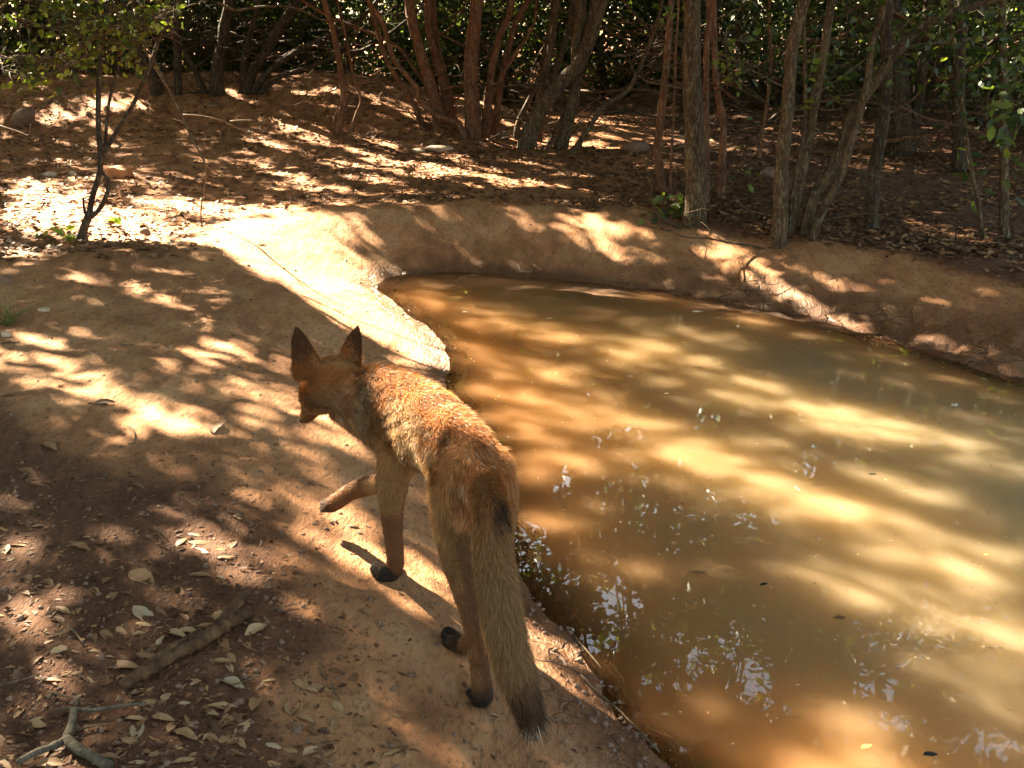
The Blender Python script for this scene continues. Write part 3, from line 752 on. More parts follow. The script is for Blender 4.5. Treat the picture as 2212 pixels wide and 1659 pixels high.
BUSHES = [
 (-7.6, 12.2, 'tangled dark bush at the far left edge behind the boulder'), (-6.0, 12.4, 'dark bush behind the top of the sapling'), (-4.6, 12.6, 'dark bush between the sapling and the leaning dark trunk'),
 (-3.3, 12.7, 'dense bush filling the gap behind the thick mound trunk'), (-2.1, 12.5, 'twiggy bush behind the fan of dark stems'), (-1.1, 13.2, 'green-flecked bush left of the central clump'),
 (.1, 12.6, 'dark bush seen through the stems of the central clump'), (1.2, 13.6, 'bush in dim light right of the central clump'), (2.4, 14.8, 'bush over the reddish clearing behind the slim red trunk'),
 (2.9, 12.0, 'leafy bush behind the forked red trunk'), (4.0, 12.6, 'dark bush behind the pale leaning clump'), (4.3, 10.0, 'shaded bush beside the massive black trunk'),
 (5.4, 11.4, 'dark bush behind the black trunk at right'), (4.9, 8.2, 'tall dark bush at the right edge'), (6.6, 12.8, 'bush in the far right corner of the wood'), (3.9, 7.3, 'low leafy bush right of the straight dark trunk')]
random.seed(5)
keepVAR = None
for i, (x, y, lb) in enumerate(BUSHES):
    rz = (i*2.399) % 6.28; s = [1.0, 1.1, .9, 1.15, .95, 1.05][i % 6]
    if i == 15: s = .6
    if len(VAR) >= 4 and VAR[-1] is None: VAR = VAR[:4]
    make_bush('bush', lb, x, y, rz, s, 'bushes closing off the background')
    if len(VAR) > 4: VAR = VAR[:4] + [None]
# far woods behind, one mass
def far_woods():
    n = 150000
    a = rng.uniform(-42, 42, n); r = rng.uniform(15.0, 24, n); x = r*np.sin(np.radians(a)); y = r*np.cos(np.radians(a))
    z = rng.uniform(0, 4.2, n)**1.0
    m = fbm(x*.9, y*.9+z, 71, 3) > .28
    P = np.stack([x, y, z+.1], -1)[m]
    V, F, t = leaves(P, .13, 'diamond')
    tag(npmesh('far_woods', V, F, GREEN, smooth=False, attrs={'tone': t}), 'dim evergreen thicket far back beyond the last bushes', 'woods', None, 'stuff')
    random.seed(8); 
    for k, (xx, yy) in enumerate([(-7, 16), (-4.2, 17), (-1.5, 16.5), (.9, 17.5), (3.1, 17), (5.6, 16), (8.2, 15.5)]):
        rt = empty('distant_tree', (xx, yy, float(zf(xx, yy)))); 
        tag(rt, ['far dark trunk behind the left bushes', 'far trunk behind the mound', 'far trunk behind the fan of stems', 'far trunk behind the central clump', 'far trunk behind the clearing', 'far trunk behind the pale clump', 'far trunk at the right corner'][k], 'tree', 'far trunks in the gloom')
        P, r = branch(rt.location, (random.gauss(0, .2), 0, 1), 5, .1, 7, 0, .1); mb = MB(); mb.add(*tube(P, r*.6+.04, 8, 3)); mb.build('trunk', BARKD, rt)
def far_shade_layer():  # big leaves above the view, added only to block sun from the background
    n = 60000; x = rng.uniform(-22, 16, n); y = rng.uniform(18, 34, n); z = rng.uniform(3, 6.5, n)
    x2 = rng.uniform(-20, -10, 16000); y2 = rng.uniform(2, 19, 16000); z2 = rng.uniform(2.5, 6, 16000)
    P = np.stack([np.concatenate([x, x2]), np.concatenate([y, y2]), np.concatenate([z, z2])], -1)
    V, F, t = leaves(P, .22, 'diamond')
    tag(npmesh('far_shade_leaves', V, F, GREEN, smooth=False, attrs={'tone': t}), 'unseen leaf layer added high up to keep sun off the background wood', 'woods', None, 'stuff')
far_shade_layer()
far_woods()

# ---------------------------------------------------------------- leafy sprays near the camera side
def spray(name, label, cat, paths, nleaf, size, lm, sm=TWIG, group=None, r=.003, jit=.03, tm='oval'):
    """paths: world polylines; leaves gathered along their outer two thirds"""
    root = empty(name, paths[0][0]); tag(root, label, cat, group)
    mb = MB(); P = []
    for W in paths:
        W = np.array(W); mb.add(*tube(W, np.linspace(r, r*.35, len(W)), 5, 4))
        Q = catmull(W, 6); q = Q[len(Q)//4:]; P.append(q[rng.integers(0, len(q), max(2, nleaf//len(paths)))] + rng.normal(0, jit, (max(2, nleaf//len(paths)), 3)))
    mb.build('stem', sm, root)
    V, F, t = leaves(np.vstack(P), size, tm, width=1.0); npmesh('foliage', V, F, lm, root, attrs={'tone': t})
    return root
# crown of the sapling: leafy boughs across the top left corner
random.seed(21)
mb = MB(); LP = []
tips = [((232,30),(120,60),(40,40),(-60,50)), ((232,60),(160,110),(60,130),(-40,110)), ((225,95),(150,140),(80,165),(0,150)), ((232,20),(180,-10),(60,-20),(-60,-40)),
        ((272,20),(310,60),(290,90)), ((240,60),(300,40),(360,-10)), ((232,40),(190,60),(120,20),(60,-10)), ((257,120),(275,90),(300,60),(330,40)), ((232,30),(255,10),(240,-30))]
for tpth in tips:
    dz = random.uniform(-.5, .35)
    W = np.array([at(x, y, SY + dz*i/len(tpth)) for i, (x, y) in enumerate(tpth)]); mb.add(*tube(W, np.linspace(.007, .002, len(W)), 5, 4))
    Q = catmull(W, 8)
    for q in Q[4:]:
        for s in range(2):
            P2, r2 = branch(q, (random.gauss(0, 1), random.gauss(0, 1), random.gauss(0, .5)), random.uniform(.08, .22), .002, 3); mb.add(*tube(P2, r2, 4, 1)); LP += [P2[1], P2[2], P2[3]]
mb.build('twigs', TWIG, sap).name = 'branch'
LP = np.array(LP); LP = LP[rng.integers(0, len(LP), 1050)] + rng.normal(0, .035, (1050, 3))
LP = LP[(openness(LP) < .9)]; V, F, t = leaves(LP, .034, 'oval'); npmesh('foliage', V, F, LIME, sap, attrs={'tone': t})
# bare arching shoot in front of the mound
W = [at(x, y, Y) for x, y, Y in [(443,548,4.9),(438,500,4.9),(434,455,4.9),(442,400,4.9),(444,357,4.9),(415,300,4.92),(395,255,4.94),(362,190,4.96),(333,130,5.0),(305,75,5.05),(290,20,5.1)]]
root = empty('bare_shoot', W[0]); tag(root, 'long thin bare shoot arching down to the sunlit bank right of the sapling', 'shoot')
mb = MB(); mb.add(*tube(np.array(W), [.0035]*4+[.005]*7, 5, 4)); mb.build('stem', TWIG, root)
mb = MB()
for pth in ([(395,248),(430,250),(470,258),(510,275),(560,302)], [(444,357),(465,370),(470,372)], [(362,190),(320,120),(300,70)], [(395,255),(420,285)], [(497,262),(520,260),(553,260)]):
    Wp = np.array([at(x, y, 4.94) for x, y in pth]); mb.add(*tube(Wp, np.linspace(.004, .0018, len(Wp)), 4, 3))
mb.build('side_shoot', TWIG, root)
# long pale twigs crossing the upper left
for lb, pth, Y, r in [('pale bare twig crossing in front of the mound trunks at upper left', [(275,75),(310,62),(345,35),(400,15),(450,0)], 4.9, .006),
                      ('dead branch lying low over the left end of the mound', [(85,235),(120,210),(160,190),(175,180)], 7.4, .012),
                      ('thin dead twig poking in from the left edge over the mound', [(0,272),(40,285),(62,292),(66,270)], 5.5, .005),
                      ('long arched branch under the dark bush at upper left', [(30,125),(80,130),(130,145),(170,180),(205,215)], 9.5, .03),
                      ('crooked reddish branch over the slender twin-stemmed tree', [(470,5),(510,22),(560,15),(630,15),(700,45),(740,60)], 8.5, .012)]:
    W = np.array([at(x, y, Y) for x, y in pth]); o = MB(); o.add(*tube(W, np.linspace(r, r*.4, len(W)), 6, 4, rough=.1)); ob = o.build('bare_branch', TWIG, origin=W[0]); tag(ob, lb, 'branch', 'bare branches across the background')

random.seed(77)
TG = ['dark bare branch tangled under the bushes behind the sapling', 'dark bare branch tangled over the mound crest', 'dark bare branch sweeping right behind the slender twin-stemmed tree', 'dark bare branch low between the two central clumps and the slim red trunk', 'dark bare branch in the gloom behind the pale leaning clump', 'dark bare branch in the gloom near the right edge']
for i, (x0, x1, y0, y1, Y, n) in enumerate([(-20, 300, 100, 250, 10.5, 14), (280, 620, 40, 190, 11, 14), (540, 800, 60, 210, 10.6, 14), (1230, 1480, 90, 270, 10.8, 12), (1560, 1900, 60, 300, 9.5, 16), (1900, 2230, 100, 330, 8.0, 16)]):
    for k in range(int(n*1.7)):
        a = at(random.uniform(x0, x1), random.uniform(y0, y1), Y+random.uniform(-.8, .8)); s = random.choice((-1, 1))
        P, r = branch(a, (s, random.gauss(0, .3), random.uniform(-.1, .75)), random.uniform(.8, 2.2), random.uniform(.006, .02), 7, 0, .16)
        b_ = MB(); b_.add(*tube(P, r, 5, 2, rough=.1))
        for q in range(5):
            j = random.randrange(2, 7); P2, r2 = branch(P[j], (s*.6+random.gauss(0, .5), random.gauss(0, .4), random.gauss(0.2, .6)), random.uniform(.25, .7), max(r[j]*.5, .003), 4, 0, .3); b_.add(*tube(P2, r2, 4, 1))
        ob = b_.build('bare_branch', (BARKD, BARKR, BARKD, TWIG)[k % 4], origin=P[0]); tag(ob, TG[i], 'branch', 'bare branches tangled in the background')

def grd(px, py, dz=0.0):
    p = hit(px, py); return p + np.array([0, 0, dz])
def rise(px, py, tip, n=4):
    """polyline from the ground at px,py to the picture point tip at the same distance"""
    b = grd(px, py); e = at(tip[0], tip[1], b[1]); return [b*(1-k/n)+e*k/n + np.array([0.01*math.sin(k*2+px), 0, 0]) for k in range(n+1)]
b = grd(1478, 455)
spray('arching_bramble', 'green shoot arching right from the foot of the thick mossy trunk', 'shoot', [[b, at(1490,430,b[1]), at(1510,405,b[1]), at(1545,382,b[1]), at(1590,370,b[1]), at(1625,385,b[1])]], 5, .035, LIME, r=.0045)
spray('ivy_plant', 'bright broad-leaved ivy at the foot of the thick mossy trunk', 'plant', [rise(1462, 470, (1440, 430)), rise(1462, 470, (1485, 440)), rise(1440, 475, (1410, 455)), rise(1450, 475, (1465, 415))], 46, .055, LIME, r=.003)
spray('leaf_sprig', 'pale lit sprig in front of the forked red trunk', 'sprig', [rise(1625, 420, (1608, 330)), ], 7, .045, LIME)
spray('leaf_sprig', 'small bright sprig halfway up the thick mossy trunk', 'sprig', [[at(1500,395,5.3), at(1504,380,5.3), at(1508,372,5.3)]], 4, .045, LIME)
spray('leaf_sprig', 'bright leaves at the top of the slim red trunk', 'sprig', [[at(1425,60,5.4), at(1440,30,5.4), at(1455,8,5.4)]], 10, .045, LIME)
spray('leaf_sprig', 'few pale leaves high in the middle against the stems', 'sprig', [[at(1050,-20,6.0), at(1045,5,6.0), at(1070,8,6.0)]], 8, .045, LIME)
spray('leafy_shoot', 'leafy shoot hanging by the fork of the dark red trunk', 'shoot', [[at(1570,60,5.0), at(1568,110,5.0), at(1575,160,5.0)], [at(1640,140,5.0), at(1600,160,5.0), at(1565,180,5.0)]], 22, .04, LIME)
spray('leafy_shoot', 'leafy twig crossing the pale leaning clump', 'shoot', [[at(1880,120,4.7), at(1820,165,4.7), at(1770,200,4.7), at(1730,235,4.7)], [at(1765,80,4.7), at(1758,120,4.7), at(1745,180,4.7)]], 34, .045, LIME)
spray('leafy_shoot', 'yellow-green low shoot beside the black trunk at right', 'shoot', [rise(2110, 470, (2080, 320)), rise(2110, 470, (2120, 350))], 26, .05, LIME)
spray('leafy_bough', 'broad green leaves hanging into the picture at the right edge', 'bough', [[at(2260,60,3.6), at(2215,130,3.6), at(2180,200,3.6), at(2165,230,3.6)], [at(2260,200,3.6), at(2200,220,3.6), at(2170,260,3.6), at(2175,330,3.6)], [at(2260,330,3.6), at(2225,360,3.6), at(2200,400,3.6)]], 60, .05, GREEN)
spray('leafy_bough', 'small-leaved bough filling the top right corner', 'bough', [[at(2260,-40,4.6), at(2160,20,4.6), at(2080,60,4.6), at(2010,100,4.6)], [at(2260,60,4.6), at(2170,110,4.6), at(2090,150,4.6)], [at(2100,-40,4.6), at(2040,40,4.6), at(1980,90,4.6)], [at(2260,120,4.6), at(2150,170,4.6), at(2130,260,4.6)]], 420, .04, GREEN, jit=.09)
spray('leafy_bough', 'loose leafy bough between the thick trunk and the pale clump', 'bough', [[at(1700,-40,6.4), at(1640,30,6.4), at(1600,90,6.4)], [at(1640,-30,6.4), at(1590,40,6.4), at(1620,120,6.4)], [at(1760,-10,6.4), at(1700,70,6.4), at(1650,170,6.4)]], 260, .045, GREEN, jit=.12)
spray('leafy_bough', 'leafy bough behind the pale clump above the straight dark trunk', 'bough', [[at(1860,-40,6.0), at(1830,40,6.0), at(1850,110,6.0)], [at(2000,20,6.0), at(1950,60,6.0), at(1900,130,6.0)], [at(1820,60,6.0), at(1800,140,6.0), at(1830,200,6.0)]], 260, .045, GREEN, jit=.12)
for i, (x, y, tx, ty, lb) in enumerate([(100,522,95,505,'leftmost tiny green seedling near the sapling'), (130,524,133,508,'tiny green seedling between two others near the sapling'), (150,522,158,508,'tiny green seedling just left of the sapling foot'), (243,488,247,470,'small yellow seedling right of the sapling foot')]):
    spray('seedling', lb, 'seedling', [rise(x, y, (tx, ty), 3)], 10, .04, LIME, group='seedlings near the sapling foot', jit=.02, r=.002)
def grass_tuft(name, label, px, py, n, h, m):
    b = grd(px, py); root = empty(name, b); tag(root, label, 'grass'); mb = MB()
    for k in range(n):
        P, r = branch(b+np.array([random.gauss(0, .012), random.gauss(0, .012), -.01]), (random.gauss(0, .6), random.gauss(0, .6), 1), random.uniform(.6, 1.1)*h, .0022, 5, .12, .1)
        mb.add(*tube(P, r, 3, 2))
    o = mb.build('blades', m, root); return root
GRASS = m_leaf('grass_blade', [(0, (.12, .13, .03)), (1, (.3, .27, .09))], .3)
grass_tuft('grass_tuft', 'small yellow-green grass tuft at the left edge of the bank', 15, 700, 34, .09, GRASS)
grass_tuft('grass_tuft', 'thin dry grass stalks on the sunlit flat', 372, 470, 7, .16, GRASS)

# ---------------------------------------------------------------- stones
def m_stone(name, a, b):
    m, nt, out = mat(name); tc = N(nt, 'ShaderNodeTexCoord').outputs['Object']
    n = noise(nt, tc, 30, 6, .65); p = N(nt, 'ShaderNodeBsdfPrincipled'); p.inputs['Roughness'].default_value = .9
    nt.links.new(ramp(nt, [(.3, a), (.7, b)], n), p.inputs['Base Color'])
    bm = N(nt, 'ShaderNodeBump'); bm.inputs['Distance'].default_value = .01; bm.inputs['Strength'].default_value = .7; nt.links.new(n, bm.inputs['Height']); nt.links.new(bm.outputs[0], p.inputs['Normal'])
    nt.links.new(p.outputs[0], out.inputs[0]); return m
ORG = m_stone('orange_stone', (.28, .09, .035), (.45, .18, .07)); PALE = m_stone('pale_stone', (.28, .17, .11), (.50, .36, .25)); DKS = m_stone('dark_stone', (.10, .05, .03), (.2, .11, .07))
def stone(label, px, py, wpx, hpx, m, blocky=False, seed=1, name='stone'):
    b = grd(px, py); s = b[1]/FPX; a = wpx/2*s; h = hpx*s
    import bmesh
    bm = bmesh.new(); bmesh.ops.create_icosphere(bm, subdivisions=4, radius=1)
    V = np.array([v.co[:] for v in bm.verts]); rs = np.random.default_rng(seed)
    if blocky:
        V = V/((np.abs(V)**6).sum(1)**(1/6))[:, None]*np.array([1, 1, 1]); V[:, 0] *= 1-.14*V[:, 2]; V[:, 2] += .12*V[:, 0]
    for k in range(7):   # chip with planes
        nrm = rs.normal(0, 1, 3); nrm /= np.linalg.norm(nrm); d = rs.uniform(.62, .9)*(1.38 if blocky else 1); q = V @ nrm - d; V = V - np.clip(q, 0, None)[:, None]*nrm
    V += (rs.random(V.shape)-.5)*.025
    V = V*np.array([a, a*.75, h*.62]) 
    for v, c in zip(bm.verts, V): v.co = c
    me = bpy.data.meshes.new(name); bm.to_mesh(me); bm.free(); me.materials.append(m)
    o = bpy.data.objects.new(name, me); COL.objects.link(o); o.location = (b[0], b[1]+a*.3, b[2]+h*.30); o.rotation_euler = (0, 0, rs.uniform(-.3, .3))
    tag(o, label, 'stone'); return o
stone('block-shaped orange stone beside the sapling', 256, 384, 50, 27, ORG, True, 3)
ob = stone('large tilted boulder at the left edge under the dark bushes', 52, 272, 66, 38, DKS, False, 5, 'boulder'); ob.rotation_euler = (.1, -.5, .2)
stone('low pale stone on the sunlit flat left of the sapling', 104, 382, 36, 12, PALE, False, 6)
stone('small pale pebble next to the low stone by the sapling', 156, 378, 18, 10, PALE, False, 7, 'pebble')
stone('red clod of earth on the sunlit flat below the arching shoot', 312, 508, 26, 17, DKS, False, 8, 'clod')
stone('flat brown stone on the sunlit flat above the clod', 412, 436, 20, 9, DKS, False, 9)
stone('long pale slab in front of the central clump', 948, 327, 62, 14, PALE, False, 10)
stone('low pale slab left of the long slab by the central clump', 905, 328, 34, 9, PALE, False, 11)
stone('brown stone in the litter left of the slim red trunk', 1378, 330, 56, 26, DKS, False, 12)
stone('mossy stone between the thin red stem and the pale clump', 1668, 385, 50, 26, DKS, False, 13)
stone('small stone at the foot of the mound trunks', 462, 232, 34, 12, DKS, False, 14)
stone('dark stone on the left of the mound crest', 190, 250, 18, 9, DKS, False, 15)
stone('pebble half buried at the left edge of the bank', 12, 727, 26, 14, PALE, False, 16, 'pebble')
stone('small flat stone on the bank right of the grass tuft', 95, 673, 32, 10, PALE, False, 17)
stone('dark clod at the edge of the litter on the left bank', 15, 612, 32, 20, DKS, False, 18, 'clod')
stone('brown stone in the litter between the two big clumps', 1085, 300, 36, 18, DKS, False, 19)

# ---------------------------------------------------------------- leaf litter
def curled_leaf(seed, near=True):
    rs = np.random.default_rng(seed); n = 9; L = np.linspace(0, 1, n)
    w = .19*np.sin(np.pi*L**.85)**.85*rs.uniform(.8, 1.15); w[0] = .01; w[-1] = .005
    cross = rs.uniform(-.35, .75); bend = rs.uniform(-.10, .18); tw = rs.uniform(-.7, .7)
    V = []
    for k in range(n):
        for j, u in enumerate((-1, -.5, 0, .5, 1)):
            y = w[k]*u; z = abs(u)**1.6*w[k]*cross; a = tw*(L[k]-.5)
            z0 = bend*(1-(2*L[k]-1)**2); edge = rs.normal(0, .010)*(abs(u) > .9)
            V.append((L[k]-.5, y*math.cos(a)-z*math.sin(a)+edge, z*math.cos(a)+y*math.sin(a)+z0*.5+edge))
    V = np.array(V); V[:, 2] -= V[:, 2].min()
    F = quads(n, 5, False)
    return V, F
LEAFV = []
for s in range(18):
    V, F = curled_leaf(300+s)
    LEAFV.append((V, F))
TONES = [.12, .3, .42, .52, .62, .72, .82, .93, .99]
leafmesh = {}
def leaf_mesh(v, t):
    if (v, t) not in leafmesh:
        V, F = LEAFV[v]; me = bpy.data.meshes.new('fallen_leaf')
        me.from_pydata(V.tolist(), [], F.tolist()); a = me.attributes.new('tone', 'FLOAT', 'POINT')
        tn = np.clip(TONES[t] + .10*(np.random.default_rng(v*31+t).random(len(V))-.5), 0, 1); a.data.foreach_set('value', tn.astype(np.float32))
        me.polygons.foreach_set('use_smooth', np.ones(len(F), bool)); me.materials.append(DEAD); leafmesh[(v, t)] = me
    return leafmesh[(v, t)]
LG = 'dead leaves scattered over the near bank'
tone_w = ['dark brown', 'brown', 'brown', 'tan', 'tan', 'light tan', 'light tan', 'pale buff', 'pale grey']
def zone_name(px, py):
    if 250 < px < 600 and 1290 < py < 1520: return 'beside the thick dead stick'
    if px < 330 and py > 1500: return 'around the forked grey twig'
    if py > 1500 and px < 700: return 'in the bottom left litter'
    if py > 1400 and px >= 700: return 'on the bare slope near the bottom edge'
    if 340 <= px < 560 and py < 1290 and py > 1120: return 'in the small heap above the stick'
    if px < 340 and py > 1060: return 'on dark soil at the left'
    if py < 760: return 'at the upper left litter edge'
    return 'on the open bank left of the fox'
def put_leaf(px, py, L, ang, t, v):
    a = R(ang); dx = math.cos(a)*L/2; dy = -math.sin(a)*L/2
    p = hit(px, py); q0 = hit(px-dx, py-dy); q1 = hit(px+dx, py+dy); d = q1-q0
    ln = min(max(np.linalg.norm(d[:2]), .02), .085); c = p
    if pond_d(np.array([c[0]]), np.array([c[1]]))[0] < .02: return
    o = bpy.data.objects.new('fallen_leaf', leaf_mesh(v, t)); COL.objects.link(o)
    o.location = (c[0], c[1], c[2]-.0008); o.rotation_euler = (random.gauss(0, .12), random.gauss(0, .10) - math.atan2(d[2], np.linalg.norm(d[:2])+1e-6), math.atan2(d[1], d[0]))
    o.scale = (ln, ln*random.uniform(.85, 1.25), ln*random.uniform(.7, 1.3))
    size = 'tiny' if ln < .03 else ('small' if ln < .045 else ('large' if ln > .065 else 'mid-sized'))
    sh = ['flat', 'cupped', 'curled', 'folded', 'twisted', 'wavy'][v % 6]
    tag(o, f'{size} {sh} {tone_w[t]} dead leaf {zone_name(px, py)}', 'leaf', LG)
random.seed(33)
KNOWN = [(100,205,140,-10,.4),(35,250,70,60,.7),(555,165,60,0,.5),(520,225,130,-20,.5),(250,92,100,5,.6),(1170,195,90,30,.6),(1290,245,110,-20,.8),(1430,235,60,20,.6),(1460,293,130,0,.7),(1265,150,90,-15,.4),(1300,195,150,0,.4),(920,425,160,-25,.5),(735,530,100,30,.6),(1180,505,60,80,.6),(1290,410,150,-5,.5),(760,365,90,-15,.5),(400,635,110,-20,.6),(380,565,60,0,.3),(935,670,150,-35,.5),(1030,750,60,10,.9),(1130,790,140,-20,.9),(1230,775,150,-10,.9),(900,790,90,10,.8),(930,725,100,-10,.8),(1290,725,160,-5,.6),(1415,685,90,-60,.7),(1660,765,140,25,.8),(1040,830,80,50,.8),(960,925,150,-5,.5),(90,850,70,45,.6),(400,885,140,20,.8),(625,930,60,0,.7),(720,935,40,0,.9),(1435,970,120,5,.6),(1490,1010,70,-60,.9),(780,1000,230,-10,.5),(425,1060,90,0,.6),(330,1090,130,0,.5),(905,1165,130,20,.6),(1270,1100,90,30,.8),(1505,1115,150,-20,.95),(1745,1085,110,10,.8),(2020,1130,240,-12,.6),(2030,1160,130,-10,.7),(1080,1200,80,60,.8),(1195,1235,80,0,.5),(970,1235,140,15,.6),(1470,1270,220,-3,.7),(1360,1295,110,-20,.8),(1500,1335,180,15,.6),(1655,1240,120,70,.5),(1895,1265,110,80,.7),(2190,1270,90,-50,.7),(130,1300,110,45,.5),(890,1400,140,80,.95),(880,1345,150,0,.7),(1050,1340,150,-10,.6),(1575,1395,130,45,.8),(230,1380,140,-15,.6),(840,1480,110,-20,.6),(1040,1470,140,-10,.6),(1200,1445,160,-25,.6),(1925,1400,80,-50,.5),(1780,1520,110,-15,.6),(1880,1540,110,-15,.5),(2025,1550,130,30,.8),(1160,1525,70,0,.9),(110,1575,190,0,.6),(310,1550,110,50,.5),(720,1590,130,-15,.5),(890,1635,150,0,.8),(1200,1610,170,10,.7),(1470,1640,110,-30,.7),(330,1640,200,5,.5)]
for i, (x, y, L, a, t) in enumerate(KNOWN):
    put_leaf(x/3, 1107+y/3, L/3*1.12, a, min(int(t*8.8), 8) if i % 9 else 8, (i*7) % 18)
for x, y, L, a, t in [(1070,1548,26,-5,6),(725,1565,30,70,5),(780,1560,34,-70,4),(850,1625,48,20,5),(470,925,30,60,2),(505,1107,44,-10,1),(762,1137,32,-12,1),(830,1610,40,-20,4),(660,1555,40,-20,5),(300,1050,30,-25,1),(105,965,40,-30,5),(20,740,50,0,1),(310,993,30,5,1),(180,690,20,0,1),(225,872,50,0,1),(130,835,26,0,3),(720,1625,40,40,3),(600,1655,50,-20,4),(15,855,36,10,2),(60,1020,40,-20,2)]:
    put_leaf(x, y, L, a, t, random.randrange(18))
k = 0
while k < 190:
    x = random.uniform(-40, 900); y = random.uniform(1000, 1700)
    dens = 1.0 if (y > 1120+.45*x) else .10
    if random.random() < dens:
        put_leaf(x, y, random.uniform(10, 36)*(y/1400), random.uniform(-60, 60), random.choice([0, 0, 1, 1, 1, 2, 2, 2, 3, 3, 4, 5, 6]), random.randrange(18)); k += 1

# the rest of the litter: one carpet
def litter():
    n = 120000
    a = rng.uniform(-34, 34, n); r = 2.2*(22/2.2)**rng.random(n); x = r*np.sin(np.radians(a)); y = r*np.cos(np.radians(a))
    d = pond_d(x, y); nz = fbm(x*2.5, y*2.5, 9, 3)
    dens = sstep(.62, .95, d+.35*(nz-.5))*sstep(4.3, 5.0, y-.12*x+.4*(nz-.5))
    dens = np.maximum(dens, sstep(.42, .66, d+.3*(nz-.5))*sstep(.5, 1.0, x)*sstep(2.0, 2.6, y))
    dens = np.maximum(dens, sstep(1.9, 2.6, -x+.5*(nz-.5))*sstep(2.6, 3.6, y))
    dens *= .35+1.1*sstep(.35, .6, fbm(x*1.3, y*1.3, 19, 3))
    dens = np.where((x < -.6) & (y < 7.6) & (y > 4.6), dens*.4, dens)
    m = rng.random(n) < dens
    x, y = x[m], y[m]; z = zf(x, y)+.004+rng.random(m.sum())*.008
    V, F, t = leaves(np.stack([x, y, z], -1), .037, 'oval', flat=True, width=.9)
    tone = np.clip(t**1.3*.82, 0, 1)
    tag(npmesh('leaf_litter', V, F, LITTER, attrs={'tone': tone}), 'carpet of brown dead leaves over the woodland floor behind the banks', 'leaf litter', None, 'stuff')
    # crumbs, leaf scraps and grit on the banks
    n = 44000
    a = rng.uniform(-36, 34, n); r = .95*(7/.95)**rng.random(n); x = r*np.sin(np.radians(a)); y = r*np.cos(np.radians(a)); d = pond_d(x, y)
    zz = zones(x, y); dens = np.clip(.035+.95*zz[:, 0]+.1*zz[:, 1], 0, 1)*sstep(.03, .1, d); m = rng.random(n) < dens
    x, y = x[m], y[m]; z = zf(x, y)+.001
    V, F, t = leaves(np.stack([x, y, z], -1), .010, 'diamond', flat=True, width=.7, sizes_var=.9)
    tag(npmesh('soil_crumbs', V, F, LITTER, attrs={'tone': np.clip(t**2.0*.8, 0, 1)}), 'fine crumbs and leaf scraps strewn over the near soil', 'debris', None, 'stuff')
litter()
def clods():
    n = 26000
    a = rng.uniform(-36, 30, n); r = .95*(5.6/.95)**rng.random(n); x = r*np.sin(np.radians(a)); y = r*np.cos(np.radians(a)); d = pond_d(x, y)
    zz = zones(x, y); dens = np.clip(np.clip(.04+.22*zz[:, 0], 0, 1)*sstep(.03, .12, d) + .95*np.exp(-(np.maximum(d, 0)/.07)**2), 0, 1)*sstep(-.03, .0, d); m = rng.random(n) < dens
    x, y = x[m], y[m]; k = len(x); z = zf(x, y)
    O = np.array([(1, 0, 0), (-1, 0, 0), (0, 1, 0), (0, -1, 0), (0, 0, 1), (0, 0, -.6)], float)
    F = np.array([(0, 2, 4), (2, 1, 4), (1, 3, 4), (3, 0, 4), (2, 0, 5), (1, 2, 5), (3, 1, 5), (0, 3, 5)])
    s = .0022+.0065*rng.random(k)**3
    V = O[None]*(s[:, None, None]*(0.6+.8*rng.random((k, 6, 1)))); V = np.einsum('nij,nkj->nki', rotmats(rng.random(k)*6, rng.normal(0, .4, k), rng.normal(0, .4, k)), V)
    V += np.stack([x, y, z], -1)[:, None]
    FF = (F[None]+(np.arange(k)*6)[:, None, None]).reshape(-1, 3)
    tag(npmesh('soil_clods', V.reshape(-1, 3), FF, DKS, smooth=False), 'small dark clods and pellets of soil on the near bank', 'soil', None, 'stuff')
clods()

# ---------------------------------------------------------------- sticks and twigs on the bank
def ground_path(pts, dz=0.01):
    return np.array([grd(x, y, dz) for x, y in pts])
W = ground_path([(270,1494),(300,1474),(330,1459),(365,1436),(395,1420),(425,1404),(455,1385),(480,1366),(505,1352),(528,1340),(537,1330)], .012)
o = MB(); o.add(*tube(W, [.0080, .0095, .0088, .0102, .0095, .0106, .0108, .0142, .0125, .0112, .007], 14, 4, rough=.30))
stick = empty('dead_stick', W[0]); tag(stick, 'thick dead stick with a forked end lying on the dark soil', 'stick')
o.build('shaft', WOOD, stick)
o = MB(); W2 = ground_path([(488,1362),(505,1342),(520,1322),(531,1305),(538,1293)], .020); o.add(*tube(W2, [.011, .0105, .009, .0075, .004], 10, 4, rough=.25)); o.build('fork', WOOD, stick)
o = MB(); W3 = ground_path([(290,1470),(345,1440),(400,1403),(452,1372)], .016); o.add(*tube(W3, [.002, .006, .007, .003], 6, 6, rough=.7)); o.build('bark_strip', WOOD, stick)
GREYW = m_bark('grey_twig', (.025, .018, .012), (.085, .066, .045), (.15, .115, .08), 50, .6, .05)
tw = ground_path([(162,1546),(156,1580),(146,1612)], .012)
ft = empty('forked_twig', tw[0]); tag(ft, 'forked grey lichen-covered twig in the bottom left corner', 'twig')
for pts, r in (([(162,1546),(157,1578),(146,1612)], (.0045, .006, .0065)), ([(146,1612),(115,1628),(80,1640),(40,1662)], (.006, .005, .0048, .004)), ([(146,1612),(170,1632),(200,1648),(240,1670)], (.0078, .0078, .007, .007)),
               ([(162,1546),(200,1548),(240,1543),(275,1537),(318,1533)], (.003, .0028, .0025, .002, .0015)), ([(162,1546),(150,1545),(125,1547)], (.003, .002, .0015))):
    o = MB(); o.add(*tube(ground_path(pts, .011), r, 8, 4, rough=.2)); o.build('arm', GREYW, ft)
